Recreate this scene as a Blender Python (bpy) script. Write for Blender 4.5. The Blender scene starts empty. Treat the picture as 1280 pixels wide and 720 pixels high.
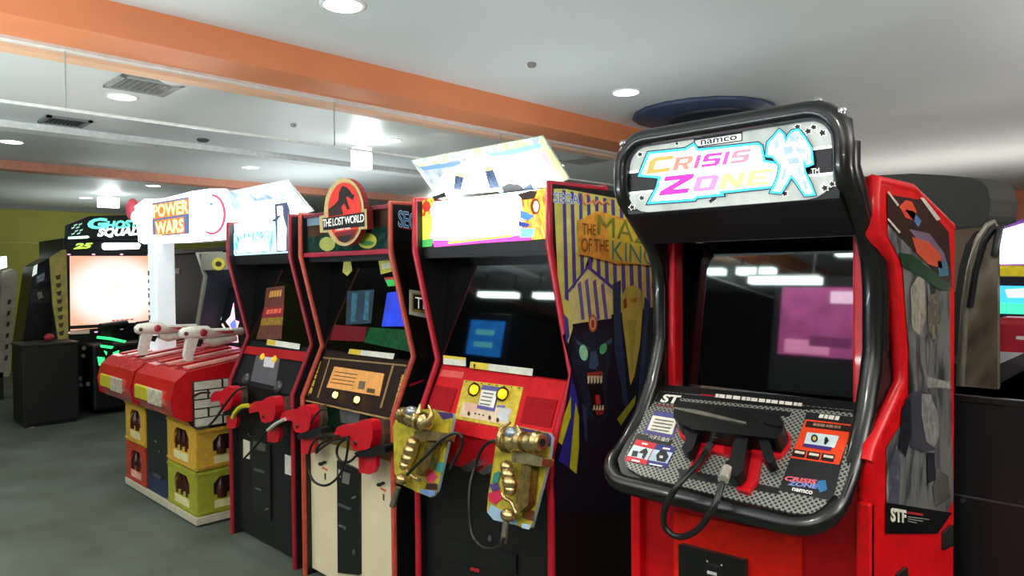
import bpy, math, random
import numpy as np
random.seed(7)
scn = bpy.context.scene
COL = scn.collection

# ---------------------------------------------------------------- camera
F, CH = 890.0, 1.55
YAW, PITCH, ROLL = [math.radians(a) for a in (44.55, -1.15, -0.5)]
_f = np.array([-math.sin(YAW)*math.cos(PITCH), math.cos(YAW)*math.cos(PITCH), math.sin(PITCH)])
_r = np.array([math.cos(YAW), math.sin(YAW), 0.0]); _u = np.cross(_r, _f)
CR = math.cos(ROLL)*_r + math.sin(ROLL)*_u
CU = -math.sin(ROLL)*_r + math.cos(ROLL)*_u
EYE = np.array([0.0, 0.0, CH])
cd = bpy.data.cameras.new('camera'); cam = bpy.data.objects.new('camera', cd); COL.objects.link(cam)
cd.sensor_width = 36.0; cd.lens = F/1280*36.0; cd.clip_start = 0.05
from mathutils import Matrix
cam.matrix_world = Matrix([[CR[i], CU[i], -_f[i], EYE[i]] for i in range(3)] + [[0, 0, 0, 1]])
scn.camera = cam

# ---------------------------------------------------------------- world, exposure
w = bpy.data.worlds.new('world'); scn.world = w; w.use_nodes = True
w.node_tree.nodes['Background'].inputs[0].default_value = (0.8, 0.88, 0.9, 1)
w.node_tree.nodes['Background'].inputs[1].default_value = 0.3
scn.view_settings.view_transform = 'Standard'; scn.view_settings.look = 'None'
scn.view_settings.gamma = 1.0; scn.view_settings.use_curve_mapping = False
scn.view_settings.exposure = 0.35
FILL_SIGN, DOWN, GLOW = 4.0, 1.25, 1.0        # scale of added fill lights and sign boxes, downlights, glowing surfaces

# ---------------------------------------------------------------- pixel -> point on a known surface
def ray(x, y): return CR*((x-640)/F) - CU*((y-360)/F) + _f
def plane(p, n):
    p = np.array(p, float); n = np.array(n, float); n = n/np.linalg.norm(n)
    if np.dot(EYE-p, n) < 0: n = -n
    return (p, n)
def PX(k): return plane((k, 0, 0), (1, 0, 0))
def PY(k): return plane((0, k, 0), (0, 1, 0))
def PZ(k): return plane((0, 0, k), (0, 0, 1))
def slope(y0, z0, y1, z1): return plane((0, y0, z0), np.cross([1, 0, 0], [0, y1-y0, z1-z0]))
def at(x, y, pl, off=0.0):
    d = ray(x, y); p, n = pl
    return EYE + d*(np.dot(p+n*off-EYE, n)/np.dot(d, n))

# ---------------------------------------------------------------- materials
def lin(h):
    h = h.lstrip('#'); c = [int(h[i:i+2], 16)/255 for i in (0, 2, 4)]
    return [x/12.92 if x <= .04045 else ((x+.055)/1.055)**2.4 for x in c]
MATS = {}
def m(h, rough=.5, metal=0.0, emit=0.0, var=.12, scale=30.0, bump=0.0, coat=0.0, spec=.5):
    key = (h, rough, metal, emit, var, scale, bump, coat, spec)
    if key in MATS: return MATS[key]
    mt = bpy.data.materials.new('paint_%d' % len(MATS)); mt.use_nodes = True
    nt = mt.node_tree; b = nt.nodes['Principled BSDF']; c = lin(h)
    tc = nt.nodes.new('ShaderNodeTexCoord'); nz = nt.nodes.new('ShaderNodeTexNoise')
    nz.inputs['Scale'].default_value = scale; nz.inputs['Detail'].default_value = 4
    nt.links.new(tc.outputs['Object'], nz.inputs['Vector'])
    rp = nt.nodes.new('ShaderNodeValToRGB'); rp.color_ramp.elements[0].position = .3; rp.color_ramp.elements[1].position = .7
    rp.color_ramp.elements[0].color = [max(0, x*(1-var)) for x in c]+[1]; rp.color_ramp.elements[1].color = [min(1, x*(1+var)) for x in c]+[1]
    nt.links.new(nz.outputs['Fac'], rp.inputs['Fac']); nt.links.new(rp.outputs['Color'], b.inputs['Base Color'])
    b.inputs['Roughness'].default_value = rough; b.inputs['Metallic'].default_value = metal
    b.inputs['Coat Weight'].default_value = coat; b.inputs['Specular IOR Level'].default_value = spec
    if coat: b.inputs['Coat Roughness'].default_value = .05
    if emit:
        nt.links.new(rp.outputs['Color'], b.inputs['Emission Color']); b.inputs['Emission Strength'].default_value = emit
    if bump:
        bp = nt.nodes.new('ShaderNodeBump'); bp.inputs['Strength'].default_value = bump; bp.inputs['Distance'].default_value = .01
        nt.links.new(nz.outputs['Fac'], bp.inputs['Height']); nt.links.new(bp.outputs['Normal'], b.inputs['Normal'])
    MATS[key] = mt; return mt
def glow(h, s, var=.05, scale=20): return m(h, .6, 0, s*GLOW, var, scale)
def special(name):
    mt = bpy.data.materials.new(name); mt.use_nodes = True
    nt = mt.node_tree; return mt, nt, nt.nodes['Principled BSDF']
BLACK = m('#0b0b0e', .45); BLACKG = m('#08080a', .18, coat=.6); DARK = m('#16161a', .5)
RED = m('#b90f1c', .3, coat=.4); CREAM = m('#dcd0ae', .55, var=.04, scale=6); WHITE = m('#e6e6e2', .5)
GLASS = m('#050506', .03, var=.02, spec=1.0); CHROME = m('#b9bcc0', .2, 1.0); GOLD = m('#cdb27a', .27, .9, var=.3, scale=40)
STEEL = m('#8a8d90', .35, .9)
# carpet
CARPET, nt, b = special('carpet')
nz = nt.nodes.new('ShaderNodeTexNoise'); nz.inputs['Scale'].default_value = 2.2; nz.inputs['Detail'].default_value = 8
n2 = nt.nodes.new('ShaderNodeTexNoise'); n2.inputs['Scale'].default_value = 400
tc = nt.nodes.new('ShaderNodeTexCoord'); rp = nt.nodes.new('ShaderNodeValToRGB')
for z in (nz, n2): nt.links.new(tc.outputs['Object'], z.inputs['Vector'])
rp.color_ramp.elements[0].position = .3; rp.color_ramp.elements[1].position = .75
rp.color_ramp.elements[0].color = lin('#424a3c')+[1]; rp.color_ramp.elements[1].color = lin('#58625a')+[1]
nt.links.new(nz.outputs['Fac'], rp.inputs['Fac']); nt.links.new(rp.outputs['Color'], b.inputs['Base Color'])
bp = nt.nodes.new('ShaderNodeBump'); bp.inputs['Strength'].default_value = .5; bp.inputs['Distance'].default_value = .004
nt.links.new(n2.outputs['Fac'], bp.inputs['Height']); nt.links.new(bp.outputs['Normal'], b.inputs['Normal']); b.inputs['Roughness'].default_value = .8
# clear glass pane
CLEAR, nt, b = special('clear_glass')
b.inputs['Base Color'].default_value = (.85, .95, .93, 1); b.inputs['Alpha'].default_value = .10; b.inputs['Roughness'].default_value = .03
nz = nt.nodes.new('ShaderNodeTexNoise'); nz.inputs['Scale'].default_value = 3
mr = nt.nodes.new('ShaderNodeMapRange'); mr.inputs[3].default_value = .07; mr.inputs[4].default_value = .13
nt.links.new(nz.outputs['Fac'], mr.inputs[0]); nt.links.new(mr.outputs[0], b.inputs['Alpha'])
# perforated metal plate
def perforated(name, light, dark, sc):
    mt, nt, b = special(name)
    tc = nt.nodes.new('ShaderNodeTexCoord'); vo = nt.nodes.new('ShaderNodeTexVoronoi'); vo.inputs['Scale'].default_value = sc
    vo.inputs['Randomness'].default_value = 0.0; mp = nt.nodes.new('ShaderNodeMapping')
    mp.inputs['Rotation'].default_value = (math.radians(-35.9), 0, 0); mp2 = nt.nodes.new('ShaderNodeMapping'); mp2.inputs['Rotation'].default_value = (0, 0, math.radians(45))
    nt.links.new(tc.outputs['Object'], mp.inputs['Vector']); nt.links.new(mp.outputs[0], mp2.inputs['Vector']); 
    sx = nt.nodes.new('ShaderNodeSeparateXYZ'); cx = nt.nodes.new('ShaderNodeCombineXYZ')
    nt.links.new(mp2.outputs[0], sx.inputs[0]); nt.links.new(sx.outputs[0], cx.inputs[0]); nt.links.new(sx.outputs[1], cx.inputs[1])
    nt.links.new(cx.outputs[0], vo.inputs['Vector'])
    rp = nt.nodes.new('ShaderNodeValToRGB'); rp.color_ramp.elements[0].position = .30; rp.color_ramp.elements[1].position = .42
    rp.color_ramp.elements[0].color = lin(dark)+[1]; rp.color_ramp.elements[1].color = lin(light)+[1]
    nt.links.new(vo.outputs['Distance'], rp.inputs['Fac']); nt.links.new(rp.outputs['Color'], b.inputs['Base Color'])
    b.inputs['Roughness'].default_value = .35; b.inputs['Metallic'].default_value = .2; return mt
PERF = perforated('perforated_plate', '#8f9089', '#2a2b2a', 95)
# murky printed artwork, grey and brown
def murky(name, cols, sc, rough=.12, dist=.6):
    mt, nt, b = special(name)
    tc = nt.nodes.new('ShaderNodeTexCoord'); mp = nt.nodes.new('ShaderNodeMapping'); mp.inputs['Scale'].default_value = (1, 1, .45)
    nz = nt.nodes.new('ShaderNodeTexNoise'); nz.inputs['Scale'].default_value = sc; nz.inputs['Detail'].default_value = 3; nz.inputs['Distortion'].default_value = dist
    nt.links.new(tc.outputs['Object'], mp.inputs['Vector']); nt.links.new(mp.outputs[0], nz.inputs['Vector'])
    rp = nt.nodes.new('ShaderNodeValToRGB'); e = rp.color_ramp.elements
    while len(e) < len(cols): e.new(.5)
    for i, c in enumerate(cols): e[i].position = .3+.4*i/(len(cols)-1); e[i].color = lin(c)+[1]
    nt.links.new(nz.outputs['Fac'], rp.inputs['Fac']); nt.links.new(rp.outputs['Color'], b.inputs['Base Color'])
    b.inputs['Roughness'].default_value = rough; return mt
SOLDIERS = murky('soldier_print', ['#14151a', '#34353c', '#6c6b68', '#2a2c36', '#8d8a80'], 9, .4)
BROWNART = murky('brown_print', ['#3c342c', '#6b5f50', '#8a8175', '#5a3b2a'], 5, .08)
JUNGLE = murky('dark_jungle_print', ['#0c0a09', '#1f1512', '#120e0e', '#33211a'], 14)
METALART = murky('brushed_metal_print', ['#8c938f', '#a9b0aa', '#979c97'], 8, .3, .1)

# ---------------------------------------------------------------- mesh builder
class MB:
    def __init__(s): s.v = []; s.f = []; s.m = []; s.s = []
    def add(s, vs, fs, mat, smooth=False):
        o = len(s.v); s.v += [tuple(map(float, p)) for p in vs]
        for f in fs: s.f.append([o+i for i in f]); s.m.append(mat); s.s.append(smooth)
        return s
    def box(s, x0, x1, y0, y1, z0, z1, mat):
        vs = [(x, y, z) for x in (x0, x1) for y in (y0, y1) for z in (z0, z1)]
        return s.add(vs, [(0, 1, 3, 2), (4, 6, 7, 5), (0, 4, 5, 1), (2, 3, 7, 6), (0, 2, 6, 4), (1, 5, 7, 3)], mat)
    def poly(s, pts, mat): return s.add(pts, [list(range(len(pts)))], mat)
    def prism(s, pts, vec, mat, side=None):
        n = len(pts); vec = np.array(vec, float); a = [np.array(p, float) for p in pts]; bt = [p+vec for p in a]
        nn = sum((np.cross(a[i], a[(i+1) % n]) for i in range(n)), np.zeros(3))
        if np.dot(nn, vec) < 0: a = a[::-1]; bt = bt[::-1]
        s.add(a+bt, [list(range(n))[::-1], list(range(n, 2*n))], mat)
        s.add(a+bt, [(i, (i+1) % n, n+(i+1) % n, n+i) for i in range(n)], side or mat); return s
    def pprism(s, px, pl, thick, mat, off=0.0, side=None):
        return s.prism([at(x, y, pl, off+thick) for x, y in px], -pl[1]*thick, mat, side)
    def dec(s, px, pl, off, mat): return s.poly([at(x, y, pl, off) for x, y in px], mat)
    def yzprism(s, yz, x0, x1, mat, side=None): return s.prism([(x0, y, z) for y, z in yz], (x1-x0, 0, 0), mat, side)
    def tube(s, pts, r, mat, n=8, closed=False):
        P = [np.array(p, float) for p in pts]; k = len(P); R = r if isinstance(r, (list, tuple)) else [r]*k
        up = None; vs = []
        for i in range(k):
            a = P[(i-1) % k] if closed or i else P[i]; c = P[(i+1) % k] if closed or i < k-1 else P[i]
            t = c-a; t = t/(np.linalg.norm(t)+1e-12)
            if up is None:
                h = np.array([0, 0, 1.]) if abs(t[2]) < .9 else np.array([1., 0, 0]); up = np.cross(t, h)
            up = up-t*np.dot(up, t); up = up/np.linalg.norm(up); w_ = np.cross(t, up)
            vs += [P[i]+R[i]*(math.cos(q)*up+math.sin(q)*w_) for q in [2*math.pi*j/n for j in range(n)]]
        fs = [(i*n+j, i*n+(j+1) % n, ((i+1) % k)*n+(j+1) % n, ((i+1) % k)*n+j) for i in range(k if closed else k-1) for j in range(n)]
        s.add(vs, fs, mat, True)
        if not closed: s.add(vs[:n], [list(range(n))[::-1]], mat); s.add(vs[-n:], [list(range(n))], mat)
        return s
    def lathe(s, c, axis, prof, mat, n=18):
        c = np.array(c, float); ax = np.array(axis, float); ax /= np.linalg.norm(ax)
        h = np.array([0, 0, 1.]) if abs(ax[2]) < .9 else np.array([1., 0, 0]); a = np.cross(ax, h); a /= np.linalg.norm(a); bb = np.cross(ax, a)
        vs = [c+ax*hh+r*(math.cos(q)*a+math.sin(q)*bb) for r, hh in prof for q in [2*math.pi*j/n for j in range(n)]]
        k = len(prof)
        s.add(vs, [(i*n+j, i*n+(j+1) % n, (i+1)*n+(j+1) % n, (i+1)*n+j) for i in range(k-1) for j in range(n)], mat, True)
        s.add(vs[:n], [list(range(n))[::-1]], mat); s.add(vs[-n:], [list(range(n))], mat); return s
    def ell(s, c, rad, mat, n=12, k=8):
        c = np.array(c, float); vs = []
        for i in range(k+1):
            t = math.pi*i/k
            vs += [c+np.array([rad[0]*math.sin(t)*math.cos(q), rad[1]*math.sin(t)*math.sin(q), rad[2]*math.cos(t)]) for q in [2*math.pi*j/n for j in range(n)]]
        return s.add(vs, [(i*n+j, (i+1)*n+j, (i+1)*n+(j+1) % n, i*n+(j+1) % n) for i in range(k) for j in range(n)], mat, True)
    def pell(s, cx, cy, rx, ry, pl, off, mat, n=20, rot=0.0):
        ca, sa = math.cos(rot), math.sin(rot)
        return s.dec([(cx+rx*math.cos(q)*ca-ry*math.sin(q)*sa, cy+rx*math.cos(q)*sa+ry*math.sin(q)*ca) for q in [2*math.pi*j/n for j in range(n)]], pl, off, mat)
    def text(s, body, quad, pl, off, mat, shear=0.0, grow=0.0, track=1.0):
        vs, fs = glyphs(body, shear, grow, track)
        q = [at(x, y, pl, off) for x, y in quad]
        pts = [(1-v)*((1-u)*q[0]+u*q[1])+v*((1-u)*q[3]+u*q[2]) for u, v in vs]
        return s.add(pts, fs, mat)
    def bars(s, quad, pl, off, mat, n=6):
        q = [at(x, y, pl, off) for x, y in quad]; u = 0.0; rnd = random.Random(n)
        wd = [.5+rnd.random() for _ in range(n)]; tot = sum(wd)
        for wv in wd:
            u0, u1 = u/tot, (u+wv*.82)/tot; u += wv
            s.poly([(1-v)*((1-t)*q[0]+t*q[1])+v*((1-t)*q[3]+t*q[2]) for t, v in ((u0, 0), (u1, 0), (u1, 1), (u0, 1))], mat)
        return s
    def build(s, name, parent=None, bevel=0.0, seg=2):
        org = np.zeros(3); q = parent
        while q is not None: org += np.array(q.location); q = q.parent
        me = bpy.data.meshes.new(name); me.from_pydata([tuple(np.array(v)-org) for v in s.v], [], s.f)
        ms = []
        for mt in s.m:
            if mt not in ms: ms.append(mt)
        for mt in ms: me.materials.append(mt)
        for i, p in enumerate(me.polygons): p.material_index = ms.index(s.m[i]); p.use_smooth = s.s[i]
        me.validate(); me.update()
        o = bpy.data.objects.new(name, me); COL.objects.link(o); o.parent = parent
        if bevel:
            md = o.modifiers.new('bevel', 'BEVEL'); md.width = bevel; md.segments = seg; md.limit_method = 'ANGLE'; md.angle_limit = math.radians(40)
        return o
_gl = {}
def glyphs(body, shear, grow, track):
    key = (body, shear, grow, track)
    if key in _gl: return _gl[key]
    def make(g):
        cu = bpy.data.curves.new('lettering', 'FONT'); cu.body = body; cu.shear = shear; cu.offset = g; cu.space_character = track; cu.resolution_u = 3
        ob = bpy.data.objects.new('lettering', cu); COL.objects.link(ob)
        dg = bpy.context.evaluated_depsgraph_get(); me = ob.evaluated_get(dg).to_mesh()
        vs = [(v.co.x, v.co.y) for v in me.vertices]; fs = [list(p.vertices) for p in me.polygons]
        ob.evaluated_get(dg).to_mesh_clear(); bpy.data.objects.remove(ob); bpy.data.curves.remove(cu); return vs, fs
    v0, f0 = make(0.0); x0 = min(p[0] for p in v0); x1 = max(p[0] for p in v0); y0 = min(p[1] for p in v0); y1 = max(p[1] for p in v0)
    v, f = (v0, f0) if grow == 0 else make(grow)
    _gl[key] = ([((a-x0)/(x1-x0), (bb-y0)/(y1-y0)) for a, bb in v], f); return _gl[key]
def spline(pts, k=8):
    P = [np.array(p, float) for p in pts]; P = [2*P[0]-P[1]]+P+[2*P[-1]-P[-2]]; out = []
    for i in range(1, len(P)-2):
        for j in range(k):
            t = j/k; a, b_, c, d = P[i-1:i+3]
            out.append(.5*((2*b_)+(-a+c)*t+(2*a-5*b_+4*c-d)*t*t+(-a+3*b_-3*c+d)*t**3))
    return out+[P[-2]]
def tag(o, label, cat=None, group=None, kind=None):
    o['label'] = label
    if cat: o['category'] = cat
    if group: o['group'] = group
    if kind: o['kind'] = kind
    return o
def thing(name, label, cat, loc=(0, 0, 0), group=None):
    o = bpy.data.objects.new(name, None); COL.objects.link(o); o.location = loc; o.empty_display_size = .1
    return tag(o, label, cat, group)
def struct(o, label=None):
    o['kind'] = 'structure'
    if label: o['label'] = label
    return o
def lamp(name, kind, loc, power, col, parent, size=.2, size_y=None, rot=(0, 0, 0), spot=None):
    ld = bpy.data.lights.new(name, kind); ld.energy = power; ld.color = col
    if kind == 'AREA':
        ld.size = size
        if size_y: ld.shape = 'RECTANGLE'; ld.size_y = size_y
        else: ld.shape = 'DISK'
    else: ld.shadow_soft_size = size
    if spot: ld.spot_size = spot; ld.spot_blend = .6
    o = bpy.data.objects.new(name, ld); COL.objects.link(o)
    org = np.zeros(3); q = parent
    while q is not None: org += np.array(q.location); q = q.parent
    o.location = tuple(np.array(loc)-org); o.rotation_euler = rot; o.parent = parent; return o
def rect(x0, y0, x1, y1): return [(x0, y1), (x1, y1), (x1, y0), (x0, y0)]

# ================================================================ THE ROOM
CZ_ = 2.75
XL, XR, YF, YB = -14.0, 7.0, -6.5, 13.5
struct(MB().box(XL, XR, YF, YB, -.1, 0, CARPET).build('floor'), 'dark teal carpet floor')
CEIL = m('#c9cdca', .45, var=.03, scale=1.5)
struct(MB().box(XL, XR, YF, YB, CZ_, CZ_+.15, CEIL).build('ceiling'), 'pale grey smooth ceiling')
struct(MB().box(XL-.15, XL, YF, YB, 0, CZ_, m('#b4b04a', .7, var=.06, scale=2)).build('wall_left'), 'mustard yellow green wall at the far left')
struct(MB().box(XL, XR, YB, YB+.15, 0, CZ_, m('#c9b79c', .7, var=.05, scale=2)).build('wall_back'), 'beige wall far behind the machines')
struct(MB().box(XL, XR, YF-.15, YF, 0, CZ_, m('#1a1514', .8)).build('wall_front'), 'dark wall behind the viewer')
struct(MB().box(XR, XR+.15, YF, YB, 0, CZ_, m('#8a8078', .7)).build('wall_right'), 'greyish brown wall on the right')
ORANGE = m('#d98052', .45, var=.05, scale=3); ORANGE2 = m('#e8ab7c', .45, var=.05, scale=3)
bx = -3.42
struct(MB().box(bx-.30, bx, YF, YB, 2.60, CZ_, ORANGE).build('trim_1'), 'orange ceiling beam running over the machines')
struct(MB().box(bx-.36, bx-.30, YF, YB, 2.585, CZ_, m('#d8d5cf', .3)).build('trim_2'), 'pale metal strip along the orange beam')
struct(MB().box(bx-.46, bx-.36, YF, YB, 2.565, CZ_, ORANGE2).build('trim_3'), 'narrow orange lip beyond the pale strip')
# hanging glass smoke curtain below the beam: panes with open joints
gl = thing('glass_smoke_curtain', 'clear glass smoke curtain hanging below the orange ceiling beam', 'glass screen', (bx-.33, 0, 2.313))
edge = m('#e8f0ec', .3)
for k in range(12): MB().box(bx-.334, bx-.326, -4.693+k*1.4+.003, -4.693+(k+1)*1.4-.003, 2.325, 2.59, CLEAR).build('pane', gl)
MB().box(bx-.338, bx-.322, -4.693, 12.1, 2.313, 2.325, edge).build('bottom_rail', gl)
for k in range(13): MB().box(bx-.334, bx-.326, -4.693+k*1.4-.002, -4.693+k*1.4+.002, 2.325, 2.59, m('#8fa09c', .3)).build('joint_strip', gl)
struct(MB().box(-6.75, -6.55, YF, YB, 2.70, CZ_, m('#dcdfdc', .35)).build('trim_4'), 'white shallow line along the ceiling')  # white raised line running along the ceiling
struct(MB().box(-8.95, -8.75, YF, YB, 2.66, CZ_, m('#cf8a70', .5)).build('trim_5'), 'far orange pink ceiling beam')
struct(MB().box(XL, XR, YB-.3, YB, 2.25, CZ_, ORANGE).build('trim_6'), 'orange soffit along the far back wall')
struct(MB().box(XL, XL+.05, YF, YB, 2.68, CZ_, m('#8d8c84', .5)).build('trim_7'), 'grey cornice over the mustard wall')
struct(MB().box(XL, XL+.015, YF, YB, 2.12, 2.14, m('#c9c46a', .6)).build('trim_8'), 'thin pale line across the mustard wall')
# beige column far behind, between the toppers
col_ = MB().box(-9.6, -8.2, 8.2, 8.9, 0, CZ_, m('#cdb9a2', .7, var=.05, scale=2)).build('wall_column'); struct(col_, 'beige column standing far behind the machines')

# ---------------------------------------------------------------- ceiling fittings
def downlight(x, y, label, power=22):
    t = thing('downlight', label, 'ceiling light', (x, y, CZ_), 'recessed ceiling downlights')
    MB().lathe((x, y, CZ_-.006), (0, 0, 1), [(.095, 0), (.102, .002), (.104, .006)], m('#dadad6', .4)).build('ring', t)
    MB().lathe((x, y, CZ_-.009), (0, 0, 1), [(.03, 0), (.07, .001), (.085, .003)], glow('#fff4e2', 9)).build('lens', t)
    lamp('beam', 'SPOT', (x, y, CZ_-.03), power*DOWN, (1, .93, .82), t, .08, spot=math.radians(150)); return t
for x, y, l in [(-2.76, 1.75, 'round recessed downlight at the top edge, on the near ceiling panel'),
    (-2.79, 3.93, 'round recessed downlight on the near ceiling left of the tall black framed marquee'),
    (-5.18, 1.58, 'round recessed downlight beside the dark square ceiling vent'),
    (-5.23, 3.79, 'round recessed downlight right of the hanging white sign box'),
    (-7.54, 1.40, 'round recessed downlight at the far left edge of the picture'),
    (-7.58, 3.60, 'small recessed downlight above the leaning white and blue topper'),
    (-9.94, 3.39, 'small far downlight above the white sign with orange lettering'),
    (-12.09, 3.16, 'tiny farthest downlight left of the far exit sign box')]:
    downlight(x, y, l)
for i, (x, y) in enumerate([(-2.7, -.5), (-5.0, -.7), (-.4, .2), (-7.4, -.8), (1.9, 2.1), (-.4, 6.4), (-5.2, 6.0), (-2.7, -2.6), (-.3, -2.4)]):
    downlight(x, y, ['recessed downlight outside the view, ' + s for s in ('before the dinosaur machine', 'before the crate machine', 'over the viewer', 'over the dark pedestal',
        'right of the black machine', 'behind the gun machines', 'far behind the row', 'behind the viewer to the left', 'behind the viewer')][i], (50, 55, 80, 40, 30, 10, 10, 40, 40)[i])
def vent(x, y, s, label):
    t = thing('air_vent', label, 'air vent', (x, y, CZ_), 'square ceiling vents')
    fr = MB(); a = s/2; c = m('#6f7674', .5)
    for q in ((-a, a, -a, -a+.03), (-a, a, a-.03, a), (-a, -a+.03, -a, a), (a-.03, a, -a, a)): fr.box(x+q[0], x+q[1], y+q[2], y+q[3], CZ_-.015, CZ_, c)
    fr.build('frame', t); MB().box(x-a+.02, x+a-.02, y-a+.02, y+a-.02, CZ_-.004, CZ_, m('#101313', .8)).build('backing', t)
    for k in range(8):
        yy = y-a+.05+k*(s-.1)/7; MB().box(x-a+.03, x+a-.03, yy-.006, yy+.006, CZ_-.013, CZ_-.004, m('#333a39', .6)).build('slat', t)
vent(-4.77, 1.583, .36, 'dark square ceiling vent nearest, below the orange beam')
vent(-6.27, 1.51, .3, 'dark square ceiling vent near the left edge by the white line')
vent(-4.77, 5.95, .38, 'dark square ceiling vent beside the striped cabinet top')
def dome(x, y, r, label, name='ceiling_speaker', cat='speaker', c='#d2d5d2'):
    tag(MB().lathe((x, y, CZ_), (0, 0, -1), [(r, 0), (r, .012), (r*.8, .022), (r*.25, .026)], m(c, .5)).build(name), label, cat)
dome(-4.50, 1.68, .1, 'round white ceiling speaker cover beside the nearest vent')
dome(-6.31, 2.57, .05, 'small dark camera dome on the ceiling by the white line', 'camera_dome', 'camera', '#40403c')
dome(-2.78, 3.0, .025, 'tiny sprinkler head on the near ceiling panel', 'sprinkler_head', 'sprinkler', '#77726a')
dome(-5.2, 2.83, .022, 'tiny sprinkler head on the ceiling beyond the orange beam', 'sprinkler_head', 'sprinkler', '#77726a')
# big round dark blue ceiling diffuser
t = thing('round_ceiling_diffuser', 'large round dark blue ceiling disc behind the tall black framed marquee', 'ceiling disc', (-2.75, 4.86, CZ_))
MB().lathe((-2.75, 4.86, CZ_), (0, 0, -1), [(.52, 0), (.53, .02), (.50, .035), (.1, .035)], m('#33425c', .45)).build('disc', t)
MB().lathe((-2.70, 4.93, CZ_-.035), (0, 0, -1), [(.34, 0), (.34, .02), (.30, .03), (.05, .03)], m('#151b28', .5)).build('inner_ring', t)
# hanging white sign boxes
def signbox(x, y, wd, label, st, h=.22, p=4):
    t = thing('exit_sign_box', label, 'lit sign', (x, y, CZ_), 'hanging lit sign boxes')
    MB().box(x-.06, x+.06, y-wd/2, y+wd/2, CZ_-.05-h, CZ_-.05, glow('#f4fffa', st)).build('lit_box', t)
    MB().box(x-.02, x+.02, y-.03, y+.03, CZ_-.05, CZ_, m('#bfc4c2', .4)).build('bracket', t)
    lamp('box_light', 'POINT', (x+.12, y, CZ_-.16), p*FILL_SIGN, (.9, 1, .97), t, .1)
signbox(-5.5, 3.66, .14, 'white glowing sign box hanging from the ceiling above the dinosaur sign', 6, .19, 2)
signbox(-11.4, 3.27, .26, 'small far glowing sign box on the ceiling near the mustard wall', 4, .14, .8)
signbox(-8.6, 7.2, .45, 'white glowing light box far behind, left of the bright topper', 4, .2, 2)
# made-up upward fill lights, out of view, added to brighten the ceiling
def added_trough(x, y, z, lx, ly, label, p, tint=(.88, .97, 1)):
    t = thing('added_fill_trough', label, 'added fill light', (x, y, 0)); c = m('#444444', .5)
    MB().box(x-lx/2, x+lx/2, y-ly/2, y+ly/2, z-.08, z-.04, c).build('added_tray', t)
    MB().box(x-lx/2, x-lx/2+.03, y-ly/2, y+ly/2, z-.04, z, c).build('lip', t); MB().box(x+lx/2-.03, x+lx/2, y-ly/2, y+ly/2, z-.04, z, c).build('lip', t)  # lips of the added fill trough
    for sx in (-.4, .4): MB().box(x+sx*lx-.03, x+sx*lx+.03, y-.03, y+.03, 0, z-.08, c).build('stand', t)
    lamp('added_uplight', 'AREA', (x, y, z-.02), p*FILL_SIGN, tint, t, lx*.85, ly*.8, rot=(math.pi, 0, 0))
added_trough(-3.5, -1.2, .95, 4.4, .4, 'long added upward fill light outside the view on the left', 52, (.82, .98, 1))
added_trough(1.2, -2.2, 1.5, 1.6, .4, 'added upward fill light behind the viewer on the right', 48, (1, .95, .92))
added_trough(2.6, 2.4, 1.5, 1.0, .8, 'added upward fill light outside the view to the right', 78, (1, .92, .88))
added_trough(-2.7, 3.25, 1.55, 2.2, .3, 'added upward fill light hidden behind the machine row', 2.5)
added_trough(-7.4, 4.3, 1.6, 2.2, .3, 'added upward fill light hidden behind the black cabinet', 7)
added_trough(-11.8, 3.4, 1.5, 1.0, .8, 'added upward fill light hidden behind the big screen machine', 4)
added_trough(-1.5, 8.8, 1.35, 5.0, .3, 'added upward fill light far behind the machine row', 12, (1, .95, .9))

# ================================================================ THE THREE RED-TRIMMED UPRIGHT CABINETS
Y0 = 1.85
PROFILE = [(0, 0), (0, .925), (.118, 1.182), (0, 1.65), (0, 1.86)]
GL = ((.170, 1.625), (.115, 1.165))      # monitor glass, (depth, height) top and bottom
CP = ((.128, 1.165), (.012, .915))      # control panel top and bottom
def upright(xl, xr, label, name, trim, side, inner=BLACK, glass_tilt=GL, depth=.95):
    t = thing(name, label, 'arcade machine', ((xl+xr)/2, Y0, 0), 'gun game cabinets in the row')
    yz = [(Y0+a, z) for a, z in PROFILE]+[(Y0+depth, 1.86), (Y0+depth, 0)]
    for x0, x1 in ((xl, xl+.026), (xr-.026, xr)):
        sp = MB().yzprism(yz, x0, x1, side).build('side_panel', t)
        xm = (x0+x1)/2
        path = [(xm, Y0+a-.002, z) for a, z in PROFILE]+[(xm, Y0+.3, 1.862)]
        MB().tube(path, .0145, trim, 8).build('edge_trim', sp)
    MB().box(xl+.02, xr-.02, Y0+.06, Y0+depth, 1.80, 1.85, DARK).build('roof', t)
    MB().box(xl+.02, xr-.02, Y0+depth-.02, Y0+depth, 0, 1.85, DARK).build('back_panel', t)
    g = glass_tilt
    MB().yzprism([(Y0+g[0][0], g[0][1]), (Y0+g[1][0], g[1][1]), (Y0+g[1][0]+.012, g[1][1]), (Y0+g[0][0]+.012, g[0][1])], xl+.026, xr-.026, GLASS).build('monitor_glass', t)
    MB().box(xl+.026, xr-.026, Y0+.035, Y0+.21, 1.618, 1.642, BLACK).build('hood', t)
    return t
def gplane(g=GL): return slope(Y0+g[0][0], g[0][1], Y0+g[1][0], g[1][1])
CPP = slope(Y0+CP[0][0], CP[0][1], Y0+CP[1][0], CP[1][1])
def panel(t, xl, xr, mat, name='control_panel'):
    return MB().yzprism([(Y0+CP[0][0], CP[0][1]), (Y0+CP[1][0], CP[1][1]), (Y0+.1, CP[1][1]-.02), (Y0+.25, CP[0][1])], xl+.026, xr-.026, mat).build(name, t)
FLAME = None
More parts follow.
